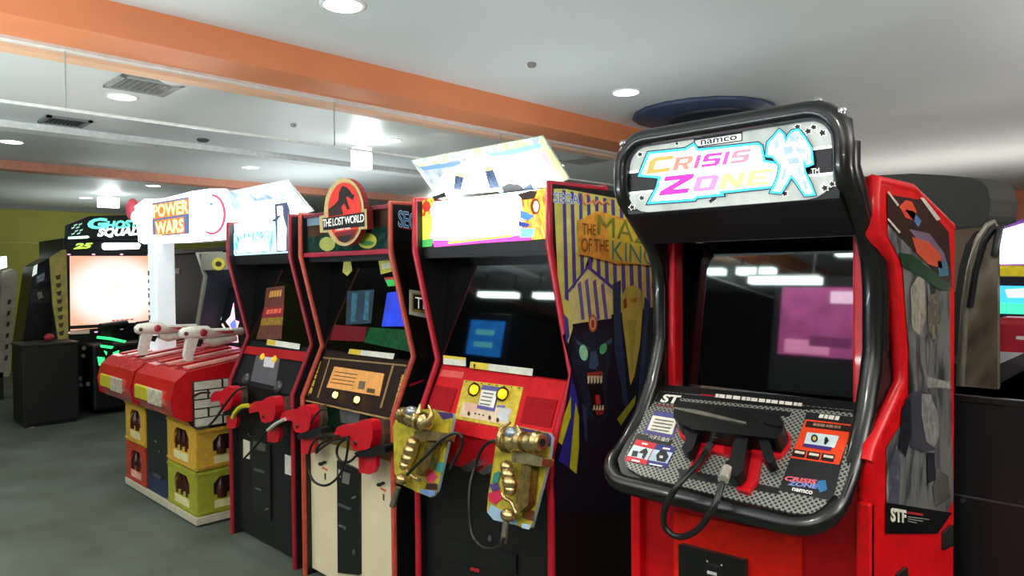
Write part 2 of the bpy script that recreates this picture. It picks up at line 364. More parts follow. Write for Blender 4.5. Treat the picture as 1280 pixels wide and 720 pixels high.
def emissive_art(name, cols, sc, st):
    mt = murky(name, cols, sc, .4, 1.5); nt = mt.node_tree; b = nt.nodes['Principled BSDF']
    nt.links.new([n for n in nt.nodes if n.type == 'VALTORGB'][0].outputs[0], b.inputs['Emission Color']); b.inputs['Emission Strength'].default_value = st; return mt
FLAME = emissive_art('flame_art', ['#8a1c10', '#e0481c', '#f6c83a', '#e8782a', '#f4ee6a'], 16, .9)
PALE = emissive_art('pale_topper_art', ['#8fa4b4', '#c4cc9c', '#e6e8d0', '#9fb6c4', '#d6d48c'], 11, .55)
ICE = emissive_art('ice_art', ['#17527a', '#4aa3cf', '#bfe6f4', '#2f7fb8', '#ffffff'], 14, 1.1)
SKYART = emissive_art('sky_art', ['#7f98aa', '#b8ccd6', '#e2eef4', '#9fb6c4'], 6, .55)
def marquee(t, xl, xr, z0, z1, mat, y=.03):
    return MB().box(xl+.026, xr-.026, Y0+y, Y0+y+.05, z0, z1, mat).build('marquee', t)
def lower(t, xl, xr, z1, mat, y=.03, name='front_panel', z0=.03):
    return MB().box(xl+.026, xr-.026, Y0+y, Y0+y+.03, z0, z1, mat).build(name, t)

# ---------------------------------------------------------------- 1: the cabinet with the white and blue marquee
xl, xr = -4.21, -3.431
TRIM1 = m('#8e1424', .35); c1 = upright(xl, xr, 'dark upright gun machine with white and blue lit marquee, beside the crate machine', 'arcade_cabinet', TRIM1, DARK)
panel(c1, xl, xr, m('#161719', .6, spec=.15)); MB().box(xl+.026, xr-.026, Y0+.03, Y0+.08, 1.63, 1.672, BLACK).build('marquee_rail', c1); marquee(c1, xl, xr, 1.672, 1.85, glow('#9fc6d6', 1.2))
lower(c1, xl, xr, .92, m('#0e0f10', .5))
p = PY(Y0+.03); a = MB(); o = .002
a.dec([(293, 280), (340, 272), (341, 287), (294, 292)], p, o, glow('#ffffff', 5))
a.dec([(290, 262), (343, 250), (341, 270), (294, 278)], p, o, glow('#eafaff', 3))
a.dec([(343, 250), (357, 248), (362, 262), (362, 314), (346, 315)], p, o, glow('#3f4a63', .5))
a.dec([(347, 275), (353, 268), (358, 285), (357, 313), (347, 313)], p, o*2, glow('#f4f8ff', 3))
a.dec([(346, 258), (353, 257), (354, 268), (347, 270)], p, o*3, glow('#f2b9c4', 2))
a.dec([(290, 293), (341, 288), (343, 314), (291, 318)], p, o*2, ICE)
a.dec([(300, 300), (312, 296), (318, 304), (326, 298), (334, 306), (336, 313), (296, 316)], p, o*3, glow('#eefaff', 1.6))
a.build('marquee_artwork', c1)
TP = slope(Y0+.105, 1.86, Y0-.04, 2.04)
tb = MB().pprism([(283, 240), (358.6, 225), (392, 264), (366, 271), (297, 280)], TP, .006, SKYART, side=WHITE).build('topper_board', c1)
a = MB()
a.dec([(300, 250), (368, 240), (388, 262), (366, 270), (300, 276)], TP, .008, glow('#f2fbff', 1.5))  # white glow: marquee light from below painted on the board
a.dec([(292, 246), (352, 234), (362, 246), (305, 254)], TP, .010, SKYART)
for cx, cy, r in ((300, 248, 3), (322, 244, 3.4), (334, 240, 3), (348, 233, 3.4), (312, 252, 3), (340, 243, 2.4)): a.pell(cx, cy, r*1.5, r, TP, .0115, glow('#e4eef4', .9), 10)
a.dec([(318, 264), (322, 262), (322, 266), (319, 267)], TP, .012, m('#222a30', .5))
a.build('topper_art_and_glow', tb)
a = MB().dec([(362, 231), (386, 262), (389, 264), (366, 231)], TP, .012, m('#dfe6e8', .3)).build('topper_edge', tb)
# reflected colour bars painted on the glass, then stickers
gp = gplane(); a = MB()
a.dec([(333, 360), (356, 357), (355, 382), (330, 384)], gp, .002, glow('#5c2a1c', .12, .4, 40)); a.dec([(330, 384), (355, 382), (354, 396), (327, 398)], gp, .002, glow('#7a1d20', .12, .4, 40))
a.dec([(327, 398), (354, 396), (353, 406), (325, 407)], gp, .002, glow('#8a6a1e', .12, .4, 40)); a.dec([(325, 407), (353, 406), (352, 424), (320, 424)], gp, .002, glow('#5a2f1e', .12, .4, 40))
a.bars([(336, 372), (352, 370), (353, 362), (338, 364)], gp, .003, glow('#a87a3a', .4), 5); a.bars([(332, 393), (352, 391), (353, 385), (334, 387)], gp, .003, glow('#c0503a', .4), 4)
a.build('screen_image_or_reflection', c1)
MB().pprism([(334, 424), (375, 430), (374, 437), (333, 431)], gp, .002, m('#e8e6da', .5)).dec([(334, 424.5), (345, 426), (344, 432), (333, 430.5)], gp, .0035, m('#e3c53a', .5)).build('caution_sticker', c1)
MB().pprism([(305, 432), (384, 440), (381, 452), (301, 441)], CPP, .012, m('#a80f1a', .5, spec=.2)).build('panel_strip', c1, .003)
a = MB().pprism([(321, 442), (350, 446), (344, 483), (313, 476)], CPP, .006, m('#55525a', .4))
a.dec([(331, 446), (345, 447), (342, 460), (329, 458)], CPP, .008, m('#cfcfd4', .4)); a.build('instruction_card', c1)
for cx, cy in ((329, 446), (344, 449)): MB().lathe(at(cx, cy, CPP, .006), CPP[1], [(.02, 0), (.02, .008), (.012, .014)], m('#e0a92a', .3, emit=.6)).build('start_button', c1)
for cx, cy in ((309, 474), (349, 484)): MB().lathe(at(cx, cy, CPP, 0), CPP[1], [(.035, 0), (.035, .012), (.02, .02)], m('#3c3d42', .3)).build('knob', c1)
fp = PY(Y0+.03)
MB().pprism([(304, 549), (312, 552), (312, 574), (304, 572)], fp, .003, m('#cfc9b5', .5)).build('notice_sticker', c1)
MB().pprism([(356, 568), (365, 571), (365, 595), (356, 592)], fp, .003, m('#c9c8bd', .5)).build('notice_sticker', c1)
dr = MB().pprism([(314, 548), (337, 556), (338, 652), (316, 640)], fp, .012, m('#141517', .35)).build('coin_door', c1, .003)
a = MB().dec([(316, 550), (332, 555), (332, 565), (316, 560)], fp, .014, m('#4c4a42', .5)); a.build('door_label', dr); a = MB(); a.pprism([(317, 585), (330, 589), (330, 592), (317, 588)], fp, .008, STEEL, .012); a.build('coin_slot', dr)
a = MB().pprism([(319, 609), (327, 611), (327, 614), (319, 612)], fp, .008, CHROME, .012); a.build('coin_return', dr); a = MB().pprism([(331, 636), (336, 634), (336, 637), (331, 639)], fp, .006, CHROME, .012); a.build('lock', dr)
# ---------------------------------------------------------------- 2: the dinosaur cabinet
xl, xr = -3.351, -2.545
TRIM2 = m('#b5442f', .4, var=.2); lw = upright(xl, xr, 'brown and white upright gun machine with an oval red dinosaur sign on top', 'arcade_cabinet', TRIM2, BLACK)
panel(lw, xl, xr, m('#281a15', .6, var=.3, spec=.12)); marquee(lw, xl, xr, 1.665, 1.845, m('#4a372c', .08, var=.4, scale=6))  # marquee brown stands for reflections in its dark glass
p = PY(Y0+.03); a = MB(); o = .002
a.dec([(378, 298), (489, 282), (490, 311), (379, 316)], p, o, m('#16382f', .2, var=.5)); a.dec([(380, 273), (400, 269), (400, 281), (381, 283)], p, o, m('#7d97a8', .3))
a.pell(409, 305, 10, 9, p, o*2, m('#a3a652', .5), 14); a.pell(459, 301, 12, 10, p, o*2, m('#b3ad3f', .5), 14); a.pell(459, 304, 9, 3, p, o*3, m('#3f7a3a', .5), 10)
a.build('marquee_artwork', lw)
MB().box(xl+.026, xr-.026, Y0+.005, Y0+.03, 1.642, 1.665, m('#a0283a', .4)).build('marquee_rail', lw, .004)
MB().box(xl+.026, xr-.026, Y0+.005, Y0+.03, 1.842, 1.862, m('#7c3038', .4)).build('marquee_rail', lw, .004)
sp = PY(Y0-.04)
def oval(cx, cy, rx, ry, n=40): return [(cx+rx*math.cos(2*math.pi*k/n), cy+ry*math.sin(2*math.pi*k/n)) for k in range(n)]
TAN = m('#cbb07a', .4); os_ = MB().pprism(oval(430, 265, 25, 42.5), sp, .03, TAN, -.03, side=m('#7c1d22', .4)).build('oval_sign', lw)
MB().pprism([(399, 270), (458, 261), (459, 286), (400, 291)], sp, .034, TAN, -.03, side=m('#7c1d22', .4)).build('sign_banner', os_, .003)
a = MB(); a.dec(oval(430.3, 265, 20.5, 37), sp, .0055, m('#d4352c', .4, emit=.25))
a.dec([(403, 273), (455, 265), (455.5, 283), (404, 288)], sp, .007, m('#17110f', .4))
dk = m('#1d1310', .5)
a.dec([(410, 262), (418, 256), (423, 250), (424, 240), (428, 232), (433, 234), (437, 238), (441, 244), (436, 246), (432, 246), (434, 252), (437, 261), (434, 262), (430, 254), (427, 258), (424, 264), (411, 268)], sp, .007, dk)
a.dec([(433, 240), (443, 244), (441, 250), (436, 247)], sp, .0075, dk); a.dec([(411, 262), (425, 255), (429, 268), (411, 271)], sp, .0073, m('#2c1512', .5))
a.dec([(418, 291), (446, 286), (441, 298), (431, 304), (423, 301)], sp, .0065, m('#7a1a1c', .5)); a.dec([(421, 296), (441, 293), (435, 302), (427, 303)], sp, .007, m('#1d0d0c', .5))
a.build('emblem', os_)
a = MB(); wt = m('#f1ede2', .5, emit=.3)
a.text('THE LOST WORLD', [(403.5, 284), (455, 277), (455, 267.5), (403.5, 274.5)], sp, .009, wt, 0, .012, .85)
a.text('JURASSIC PARK', [(419, 289.5), (438, 287), (438, 284), (419, 286.5)], sp, .009, wt, 0, .02); a.build('lettering', os_)
gp = gplane(); a = MB()
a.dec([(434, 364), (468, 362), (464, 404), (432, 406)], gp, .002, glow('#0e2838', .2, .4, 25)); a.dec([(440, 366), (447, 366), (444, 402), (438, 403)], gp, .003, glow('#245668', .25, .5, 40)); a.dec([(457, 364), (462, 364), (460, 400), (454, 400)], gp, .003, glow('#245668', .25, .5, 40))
a.dec([(484, 366), (499, 364), (507, 408), (477, 408)], gp, .002, glow('#1430b4', .7, .35, 9)); a.build('screen_image_or_reflection', lw)  # blue and cyan glow patches are reflections painted on the glass
a = MB(); a.dec([(418, 406), (462, 409), (456, 427), (412, 425)], gp, .002, m('#6d1420', .3)); a.dec([(458, 409), (506, 412), (513, 440), (455, 428)], gp, .002, m('#0f4a22', .3, var=.5, scale=60))  # red and green patches on the lower glass
a.build('lower_glass_patches', lw)
for q, cq, c2 in (([(430, 324), (438, 322), (440, 338), (434, 345), (428, 340)], '#d8cf6a', None), ([(473, 326), (492, 322), (494, 338), (476, 343)], '#d6cb57', 1)):
    a = MB().pprism(q, gp, .002, m(cq, .5))
    if c2: a.dec([(476, 330), (490, 327), (491, 334), (478, 337)], gp, .0035, m('#e8e6c0', .5))
    a.build('sticker', lw)
MB().pprism([(480, 347), (492, 346), (496, 357), (485, 358)], gp, .002, m('#2fae4e', .5, emit=.3)).dec([(480, 347), (492, 346), (493, 349), (481, 350)], gp, .004, m('#c23a3a', .5)).build('sticker', lw)
MB().pprism([(437, 436), (493, 442), (491, 449), (435, 442)], gp, .002, m('#e4e2d4', .5)).dec([(437, 436), (451, 437.5), (450, 444), (436, 442)], gp, .0035, m('#e3c53a', .5)).build('caution_sticker', lw)
a = MB(); au = m('#8f6d3a', .4)
for q in ([(412, 447), (413.5, 447), (398, 497), (396, 497)], [(399, 446), (401, 446), (386, 494), (384, 494)], [(490, 457), (492.5, 457), (477, 510), (474.5, 510)], [(507, 461), (509, 461), (491, 514), (489, 514)]): a.dec(q, CPP, .002, au)
a.dec([(404, 446), (508, 456), (508, 458), (404, 448)], CPP, .002, au); a.dec([(380, 499), (494, 524), (493, 526.5), (379, 501)], CPP, .0025, au)
yl = m('#c9a23a', .4)
a.bars([(389, 492), (402, 450), (397, 450), (384, 491)], CPP, .003, yl); a.bars([(498, 507), (509, 468), (503, 467), (492, 506)], CPP, .003, yl); a.build('panel_print', lw)
a = MB().pprism([(418, 458), (480, 467), (474, 495), (408, 484)], CPP, .004, m('#d9974c', .5, emit=.15)); ink = m('#5a3216', .6)
for k in range(4): a.dec([(419-k*2, 464+k*4.4), (447-k*2, 468+k*4.4), (447-k*2, 469+k*4.4), (419-k*2, 465+k*4.4)], CPP, .0055, ink)
a.dec([(449, 476), (457, 477), (455, 487), (447, 486)], CPP, .0055, m('#6b5a44', .6)); a.dec([(459, 485), (469, 486.5), (468, 492), (458, 490.5)], CPP, .0055, m('#5c3d22', .6)); a.build('instruction_card', lw)
for cx, cy in ((420, 494), (447, 500)):
    MB().lathe(at(cx, cy, CPP, 0), CPP[1], [(.024, 0), (.024, .008), (.017, .012)], m('#2a2018', .4)).lathe(at(cx, cy, CPP, .012), CPP[1], [(.016, 0), (.014, .012), (.006, .015)], m('#ffdf72', .3, emit=2.5)).build('start_button', lw)
# open gun tray below the panel, then the pale lower front
MB().box(xl+.026, xr-.026, Y0+.12, Y0+.14, .70, .915, m('#0d3a26', .5, var=.6, scale=50)).build('gun_tray_back', lw)
MB().box(xl+.026, xr-.026, Y0+.02, Y0+.14, .715, .735, m('#8a6d2c', .4)).build('gun_tray_ledge', lw)
a = MB().pprism([(424, 511), (450, 514), (448, 532), (426, 528)], PY(Y0+.1), .05, m('#8d9094', .4, .6)); a.build('gun_tray_bracket', lw, .006)
MB().pprism([(376, 543), (391, 549), (391, 562), (376, 566)], PY(Y0+.04), .02, RED).build('holster_plate', lw)
lower(lw, xl, xr, .715, CREAM)
fp = PY(Y0+.03)
dr = MB().pprism([(421, 575), (449, 588), (449.5, 719), (422, 716)], fp, .012, m('#101113', .35)).build('coin_door', lw, .004)
a = MB().dec([(429, 589), (438, 592), (436, 606), (427, 603)], fp, .014, m('#6d6f68', .5)); a.dec([(423, 586), (426, 588), (426, 597), (423, 595)], fp, .014, m('#c8c8c0', .5)); a.build('door_label', dr)
a = MB().pprism([(439, 622), (445, 619), (445, 622), (439, 624)], fp, .006, CHROME, .012); a.build('lock', dr); a = MB().pprism([(422, 629), (438, 636), (437, 638), (422, 632)], fp, .008, STEEL, .012); a.build('coin_slot', dr)
a = MB().pprism([(423, 655), (433, 659), (432, 662), (423, 658)], fp, .008, CHROME, .012); a.pell(442, 690, 2, 4, fp, .014, STEEL); a.build('coin_return', dr)
a = MB(); orr = m('#d5603a', .5)
for cx, cy in ((401, 580), (474, 606)):
    a.pell(cx, cy, 3.5, 2.5, fp, .002, m('#20201e', .5)); a.pell(cx+4.5, cy-2, 3, 2, fp, .002, m('#20201e', .5)); a.dec([(cx+2, cy+3), (cx+9, cy+7), (cx+8, cy+9), (cx+1, cy+5)], fp, .002, orr)
    a.dec([(cx+4.5, cy+11), (cx+6.5, cy+12), (cx+6.5, cy+20), (cx+4.5, cy+19)], fp, .002, m('#3a3a36', .5))
a.build('player_marks', lw)
# right side of it: lettering, poster frame
sx = PX(xr); a = MB()
a.text('SEGA', [(498, 283), (530, 288), (530, 269), (498, 263)], sx, .003, m('#9cc4dc', .4, emit=.25), 0, .03); a.text('SEGA', [(498, 283), (530, 288), (530, 269), (498, 263)], sx, .0045, m('#20407c', .4), 0, -.012)
a.dec([(500, 282), (532, 289), (532, 291.5), (500, 285)], sx, .0025, m('#b12440', .4)); a.build('side_lettering', lw)
a = MB().dec([(494, 300), (545, 310), (560, 400), (530, 470), (521, 440), (508, 372), (495, 318)], sx, .0015, JUNGLE); a.build('side_artwork', lw)
a = MB().pprism([(512, 362), (545, 366), (545, 400), (512, 393)], sx, .004, m('#d8d6c6', .5)); a.dec([(515, 366), (545, 370), (545, 395), (515, 389)], sx, .0055, m('#b59642', .5)); a.dec([(517, 368), (545, 372), (545, 391), (517, 386)], sx, .0065, m('#151312', .5))
a.text('THE', [(519, 385), (545, 389), (545, 375), (519, 371)], sx, .0075, m('#efece0', .5, emit=.3)); a.build('side_poster', lw)
a = MB().dec([(512, 480), (530, 474), (530, 477), (512, 483)], sx, .003, m('#a81c34', .4)).build('side_stripe', lw)

# ---------------------------------------------------------------- 3: the bright striped cabinet
xl, xr = -2.40, -1.623
GL3 = GL
TRIM3 = m('#b4142a', .35); mz = upright(xl, xr, 'red upright gun machine with glowing white marquee and yellow purple striped sides', 'arcade_cabinet', TRIM3, BLACK, glass_tilt=GL3)
panel(mz, xl, xr, m('#c81822', .55, spec=.15)); marquee(mz, xl, xr, 1.682, 1.85, glow('#ffffff', 5.0)); MB().box(xl+.026, xr-.026, Y0+.03, Y0+.08, 1.63, 1.682, BLACK).build('marquee_rail', mz)
p = PY(Y0+.03); a = MB(); q = FLAME
a.dec([(520, 253), (545, 246), (538, 262), (541, 280), (536, 300), (524, 307), (521, 290)], p, .002, q)
a.dec([(523, 272), (537, 268), (540, 285), (537, 304), (524, 308)], p, .003, glow('#f4e24a', .9)); a.pell(533, 258, 5, 7, p, .004, glow('#c02a1c', .6)); a.dec([(527, 300), (542, 298), (540, 308), (526, 309)], p, .004, glow('#3f9a4a', .9))
a.dec([(650, 242), (686, 234), (686, 298), (664, 300), (651, 290), (655, 270)], p, .002, q)
a.dec([(660, 250), (678, 250), (682, 292), (664, 296), (664, 282)], p, .003, FLAME); a.pell(669, 258, 6, 10, p, .004, glow('#8a2a18', .5)); a.pell(670, 258, 3.4, 7, p, .005, glow('#f6d9a0', 1.5))
a.dec([(650, 262), (668, 270), (660, 276), (650, 272)], p, .005, glow('#3f7ac0', 1)); a.dec([(650, 285), (668, 286), (666, 296), (650, 297)], p, .0055, glow('#5fd0ee', 2)); a.dec([(648, 276), (662, 280), (660, 284), (648, 283)], p, .005, glow('#2a3f9a', .8))
a.dec([(540, 300), (600, 300), (664, 292), (664, 300), (600, 304), (543, 309)], p, .004, glow('#e83fae', 1.6)); a.dec([(560, 302), (640, 293), (640, 296), (560, 305)], p, .005, glow('#f2c24a', 1.6))
a.dec([(540, 246), (556, 240), (558, 246), (548, 248), (544, 252)], p, .005, m('#2a2c30', .5)); a.dec([(646, 243), (664, 238), (671, 240), (668, 248), (654, 250)], p, .005, m('#3a1c18', .5))
a.build('marquee_artwork', mz)
tb = MB().pprism([(514, 201), (678, 170), (712, 224), (686, 233), (545, 245)], TP, .006, PALE, side=m('#aab8a0', .4)).build('topper_board', mz)
a = MB()
a.dec([(516, 203), (560, 196), (590, 190), (570, 215), (552, 240), (547, 240)], TP, .008, glow('#aab4c4', .45, .4, 25)); a.dec([(516, 202), (600, 186), (676, 171), (680, 178), (610, 192), (525, 209)], TP, .0085, PALE)
a.dec([(524, 209), (560, 204), (575, 202), (576, 207), (530, 213)], TP, .009, glow('#6f97b8', .5)); a.dec([(610, 193), (675, 179), (679, 183), (615, 201)], TP, .009, glow('#8fb9cc', .6))
a.dec([(676, 172), (710, 222), (693, 229), (680, 200)], TP, .009, glow('#cfd3a0', .6, .25, 20)); a.dec([(672, 195), (682, 190), (692, 210), (682, 214)], TP, .0095, glow('#b9a6c8', .7)); 
a.dec([(556, 214), (580, 203), (605, 197), (640, 194), (668, 190), (684, 205), (690, 222), (682, 234), (545, 246), (541, 240)], TP, .0105, glow('#fffdf4', 4.2))  # glow of the marquee lamp painted over the lower board
for q in ([(569, 219), (580, 221), (576, 238), (567, 236)], [(606, 213), (616, 211), (625, 234), (612, 236)]): a.dec(q, TP, .012, m('#1f3f66', .5, emit=.35, var=.8, scale=90))
for q in ([(571, 216), (579, 217), (579, 222), (571, 220)], [(606, 209), (614, 208), (615, 213), (607, 214)]): a.dec(q, TP, .0125, glow('#d8a878', .9))
a.dec([(627, 234), (636, 229), (650, 231), (655, 236), (640, 242), (630, 241)], TP, .012, m('#23262c', .5)); a.dec([(618, 236), (632, 226), (634, 236), (626, 242)], TP, .0115, glow('#7fd4ee', 2)); a.dec([(653, 236), (664, 229), (667, 236), (657, 240)], TP, .0118, m('#2c4a66', .5))
a.build('topper_art_and_glow', tb)
gp = gplane(GL3)
a = MB().pprism([(554, 444), (582, 447), (582, 458), (554, 455)], gp, .002, m('#dcdacc', .5)); a.dec([(554, 444), (582, 447), (582, 450), (554, 447.5)], gp, .0035, m('#e3c53a', .5)); a.build('caution_sticker', mz)
a = MB().pprism([(588, 452), (666, 461), (665, 470), (587, 460)], gp, .002, m('#dcdacc', .5)); a.dec([(588, 452), (610, 454.5), (610, 463), (587, 460)], gp, .0035, m('#e3c53a', .5)); a.text('!', [(592, 460), (594, 460), (594, 455), (592, 455)], gp, .0045, BLACK, 0, .03); a.build('caution_sticker', mz)
dr_ = m('#98131d', .7, var=.3, scale=200, spec=.1)
for q in ([(540, 480), (571, 486), (562, 515), (531, 508)], [(658, 495), (697, 500), (688, 534), (650, 528)]): MB().pprism(q, CPP, .004, dr_).build('speaker_grille', mz)
MB().pprism([(552, 462), (580, 465), (578, 473), (549, 470)], CPP, .002, m('#d84a44', .4)).build('panel_patch', mz)
a = MB().pprism([(580, 475), (654, 484), (641, 537), (568, 523)], CPP, .004, m('#c9b228', .5, var=.25, scale=40))
a.dec([(579, 502), (640, 512), (634, 531), (574, 520)], CPP, .0055, m('#d9c3a6', .5)); a.dec([(582, 503), (597, 505), (595, 516), (580, 513)], CPP, .0065, m('#d8ab9c', .5)); a.dec([(624, 508), (638, 511), (634, 527), (621, 524)], CPP, .0065, m('#c4c8cf', .5))
for cx, cy in ((586, 517), (612, 522), (622, 525)): a.pell(cx, cy, 2, 3, CPP, .0072, m('#3a2a1c', .6), 8)
for cx, cy in ((594, 517), (599, 518), (604, 519)): a.pell(cx, cy, 1.2, 1.2, CPP, .0072, BLACK, 8)
a.dec([(622, 506), (632, 507), (631, 510), (621, 509)], CPP, .0065, m('#6a68b0', .5))
for k in range(8): a.pell(583+k*9.4, 477+k*1.15, 1.2, 1, CPP, .007, m('#3a2f10', .6), 6); a.pell(572+k*9.2, 525+k*1.9, 1.3, 1, CPP, .007, m('#a84f1c', .6), 6)
a.build('instruction_card', mz)
a = MB().pprism([(603, 481), (624, 484), (617, 514), (596, 510)], CPP, .004, m('#4a4a9a', .4), .006); a.pprism([(602, 487), (622, 489.5), (616.5, 510), (597.5, 506)], CPP, .002, m('#e6e3d8', .5), .010)
for k in range(4): a.dec([(604-k*1.4, 490+k*4.5), (617-k*1.4, 492+k*4.5), (616.6-k*1.4, 493.6+k*4.5), (603.6-k*1.4, 491.6+k*4.5)], CPP, .0135, m('#6a6a74', .6))
a.build('notice_card', mz)
for cx, cy in ((593.5, 487.5), (629, 493)):
    MB().lathe(at(cx, cy, CPP, .004), CPP[1], [(.028, 0), (.028, .012), (.021, .016)], m('#1a160a', .4)).lathe(at(cx, cy, CPP, .020), CPP[1], [(.02, 0), (.019, .012), (.008, .017)], m('#f2c718', .25, emit=.7)).build('start_button', mz)
# lower front: red upper part then black door
MB().box(xl+.026, xr-.026, Y0+.03, Y0+.06, .775, .915, m('#b3121f', .35)).build('front_rail', mz)
lower(mz, xl, xr, .775, m('#0a0b0b', .5)); fp = PY(Y0+.03)
for q in ([(576, 585), (590, 575), (595, 577), (597, 584), (584, 590)], [(598, 590), (611, 580), (616, 583), (617, 589), (604, 594)]): MB().pprism(q, fp, .03, STEEL).build('cable_clamp', mz, .004)
a = MB().pprism([(584, 681), (604, 686), (604, 690), (584, 685)], fp, .005, m('#33343a', .4)); a.build('coin_slot', mz); a = MB().pell(612, 673, 2.5, 4, fp, .004, m('#4a4c50', .4)); a.build('lock', mz); a = MB().dec([(588, 709), (599, 711), (599, 716), (588, 713)], fp, .003, m('#a8202a', .4)); a.build('door_label', mz)
MB().pprism([(560, 673), (645, 694), (645, 719), (560, 700)], fp, .01, m('#0e0f10', .4)).build('coin_door', mz, .003)
# striped right side artwork
sx = PX(xr); a = MB(); YEL = m('#e0dc74', .3); PUR = m('#504aa0', .3); NAVY = m('#0d1526', .3); NAVY2 = m('#263a5c', .3); OLV = m('#a9a83e', .35)
a.dec([(692, 236), (706, 236), (760, 246), (852, 262), (852, 430), (770, 430), (704, 420), (714, 445), (697, 345)], sx, .0015, YEL)
for k in range(15):
    x = 703+k*10.2; b0 = 400 if k < 7 else 385
    a.dec([(x, 237+k*2.0), (x+4.0, 238+k*2.0), (x+8.6, b0), (x+3.8, b0)], sx, .0025, PUR)
a.dec([(714, 462), (703, 420), (716, 405), (770, 392), (852, 378), (852, 640), (694, 640), (692, 600)], sx, .0030, NAVY)
a.dec([(735, 333), (712, 368), (706, 400), (712, 418), (716, 405), (764, 398), (766, 360), (757, 352)], sx, .0036, m('#e4dd92', .3))
for x in (722, 731, 741, 751): a.dec([(x, 350+abs(x-735)*.4), (x+4, 346+abs(x-735)*.4), (x+9, 399), (x+5, 400)], sx, .0042, m('#6a64a8', .3))
a.dec([(735, 331), (706, 368), (706, 372), (735, 336), (766, 362), (767, 358)], sx, .0045, PUR); a.dec([(766, 355), (776, 350), (776, 480), (768, 440)], sx, .0036, NAVY2)
a.dec([(704, 372), (712, 378), (716, 410), (710, 430), (706, 400)], sx, .0050, YEL); a.dec([(704, 392), (710, 398), (712, 420), (708, 430)], sx, .0056, PUR)
a.dec([(776, 372), (783, 359), (793, 356), (801, 362), (804, 380), (800, 430), (793, 470), (788, 482), (783, 440), (778, 400)], sx, .0042, m('#c2bc50', .3)); a.dec([(784, 400), (796, 400), (790, 470)], sx, .0048, OLV)
for q in ([(770, 380), (776, 400), (782, 470), (788, 530), (778, 500)], [(806, 370), (812, 380), (806, 470), (794, 540), (800, 460)], [(815, 352), (826, 340), (826, 400), (818, 400)]): a.dec(q, sx, .0042, NAVY2)
a.dec([(779, 375), (783, 372), (784, 384), (780, 386)], sx, .0055, m('#8a3a1c', .4)); a.dec([(788, 374), (797, 372), (796, 378), (789, 378)], sx, .0055, m('#b07a1c', .4))
# dark stone mask on the artwork
a.dec([(716, 420), (730, 412), (757, 408), (766, 420), (764, 450), (758, 470), (760, 520), (748, 530), (735, 525), (724, 480), (714, 450)], sx, .0040, m('#16283a', .3, var=.7, scale=70))
for q in ([(719, 424), (736, 434), (739, 437), (722, 431)], [(766, 422), (750, 432), (747, 436), (764, 429)], [(738, 440), (745, 438), (749, 455), (744, 462), (736, 460)]): a.dec(q, sx, .0046, m('#3c5c78', .3))
a.pell(729.5, 441, 5.4, 10, sx, .0052, m('#7fc4a0', .3, emit=.15), 14, -.15); a.pell(754, 436, 4.2, 7, sx, .0052, m('#4aa06a', .3, emit=.12), 14, .35); a.pell(731, 442, 2.5, 5, sx, .0058, m('#b8dcb0', .3), 10)
a.pell(741, 404, 5.5, 11, sx, .0060, m('#c8702a', .3), 16); a.pell(741, 404, 3.6, 8, sx, .0066, m('#d8c2a0', .3), 14); a.pell(741, 405, 2.2, 5.5, sx, .0072, m('#a82420', .3), 12)
a.dec([(734, 466), (752, 464), (754, 468), (735, 471)], sx, .0052, m('#a03428', .4))
for k in range(5): a.dec([(734+k*3.9, 470), (737.4+k*3.9, 469.5), (736.8+k*3.9, 478), (734.8+k*3.9, 480)], sx, .0058, m('#d8cfb0', .4))
a.dec([(735, 482), (753, 478), (757, 515), (750, 522), (742, 521)], sx, .0046, m('#050507', .4)); a.dec([(744, 494), (749, 493), (751, 505), (745, 506)], sx, .0056, m('#b82c34', .4))
for k in range(4): a.dec([(741+k*3.6, 513), (744+k*3.6, 512), (743.6+k*3.6, 506), (742+k*3.6, 507)], sx, .0058, m('#cfc6a8', .4))
a.dec([(744, 513), (756, 509), (754, 518), (746, 519)], sx, .0056, m('#8a2024', .4))
Z = lambda l: [(690+x/4, 420+y_/4) for x, y_ in l]
a.dec(Z([(60, 400), (95, 300), (95, 400), (50, 545), (32, 530)]), sx, .005, m('#c2c02a', .3)); a.dec(Z([(98, 200), (132, 330), (128, 480), (90, 660), (32, 625), (60, 520)]), sx, .0046, m('#2a2c8c', .3)); a.dec(Z([(118, 330), (135, 400), (135, 560), (122, 690), (88, 660)]), sx, .0056, m('#b4b82a', .3))
a.dec(Z([(325, 415), (420, 295), (415, 340), (345, 448)]), sx, .0056, m('#8f9a26', .3)); a.dec(Z([(150, 340), (175, 360), (178, 530), (165, 520)]), sx, .005, NAVY2)
a.build('side_artwork', mz)
a = MB()
a.pprism([(723, 276), (735, 270), (746, 264), (757, 266), (800, 280), (830, 292), (832, 336), (800, 330), (772, 330), (757, 326), (735, 320), (724, 318)], sx, .004, m('#eaa43e', .3, var=.3, scale=25), .005)
a.dec([(757, 268), (830, 294), (830, 334), (762, 326)], sx, .0105, m('#dcc544', .3)); ol = m('#8a5a1c', .4); tl = m('#4a8a7a', .35)
a.text('THE', [(728, 293), (745, 294), (745, 281), (728, 279)], sx, .012, ol, 0, .01); a.text('MAZE', [(747, 293), (825, 310), (825, 284), (747, 268)], sx, .012, m('#7d8a2c', .4))
a.text('OF THE', [(727, 315), (761, 314), (761, 300), (727, 297)], sx, .012, ol, 0, .01); a.text('KINGS', [(765, 325), (829, 334), (829, 312), (765, 300)], sx, .012, tl); a.build('title_plate', mz)
a = MB(); a.text('SEGA', [(692, 253), (724, 255.5), (724, 243.5), (692, 240)], sx, .0045, m('#dfe9f2', .4, emit=.2), 0, .035); a.text('SEGA', [(692, 253), (724, 255.5), (724, 243.5), (692, 240)], sx, .006, m('#3566b8', .4), 0, -.01); a.build('side_lettering', mz)
a = MB(); rr = m('#d98a5a', .4, emit=.15)
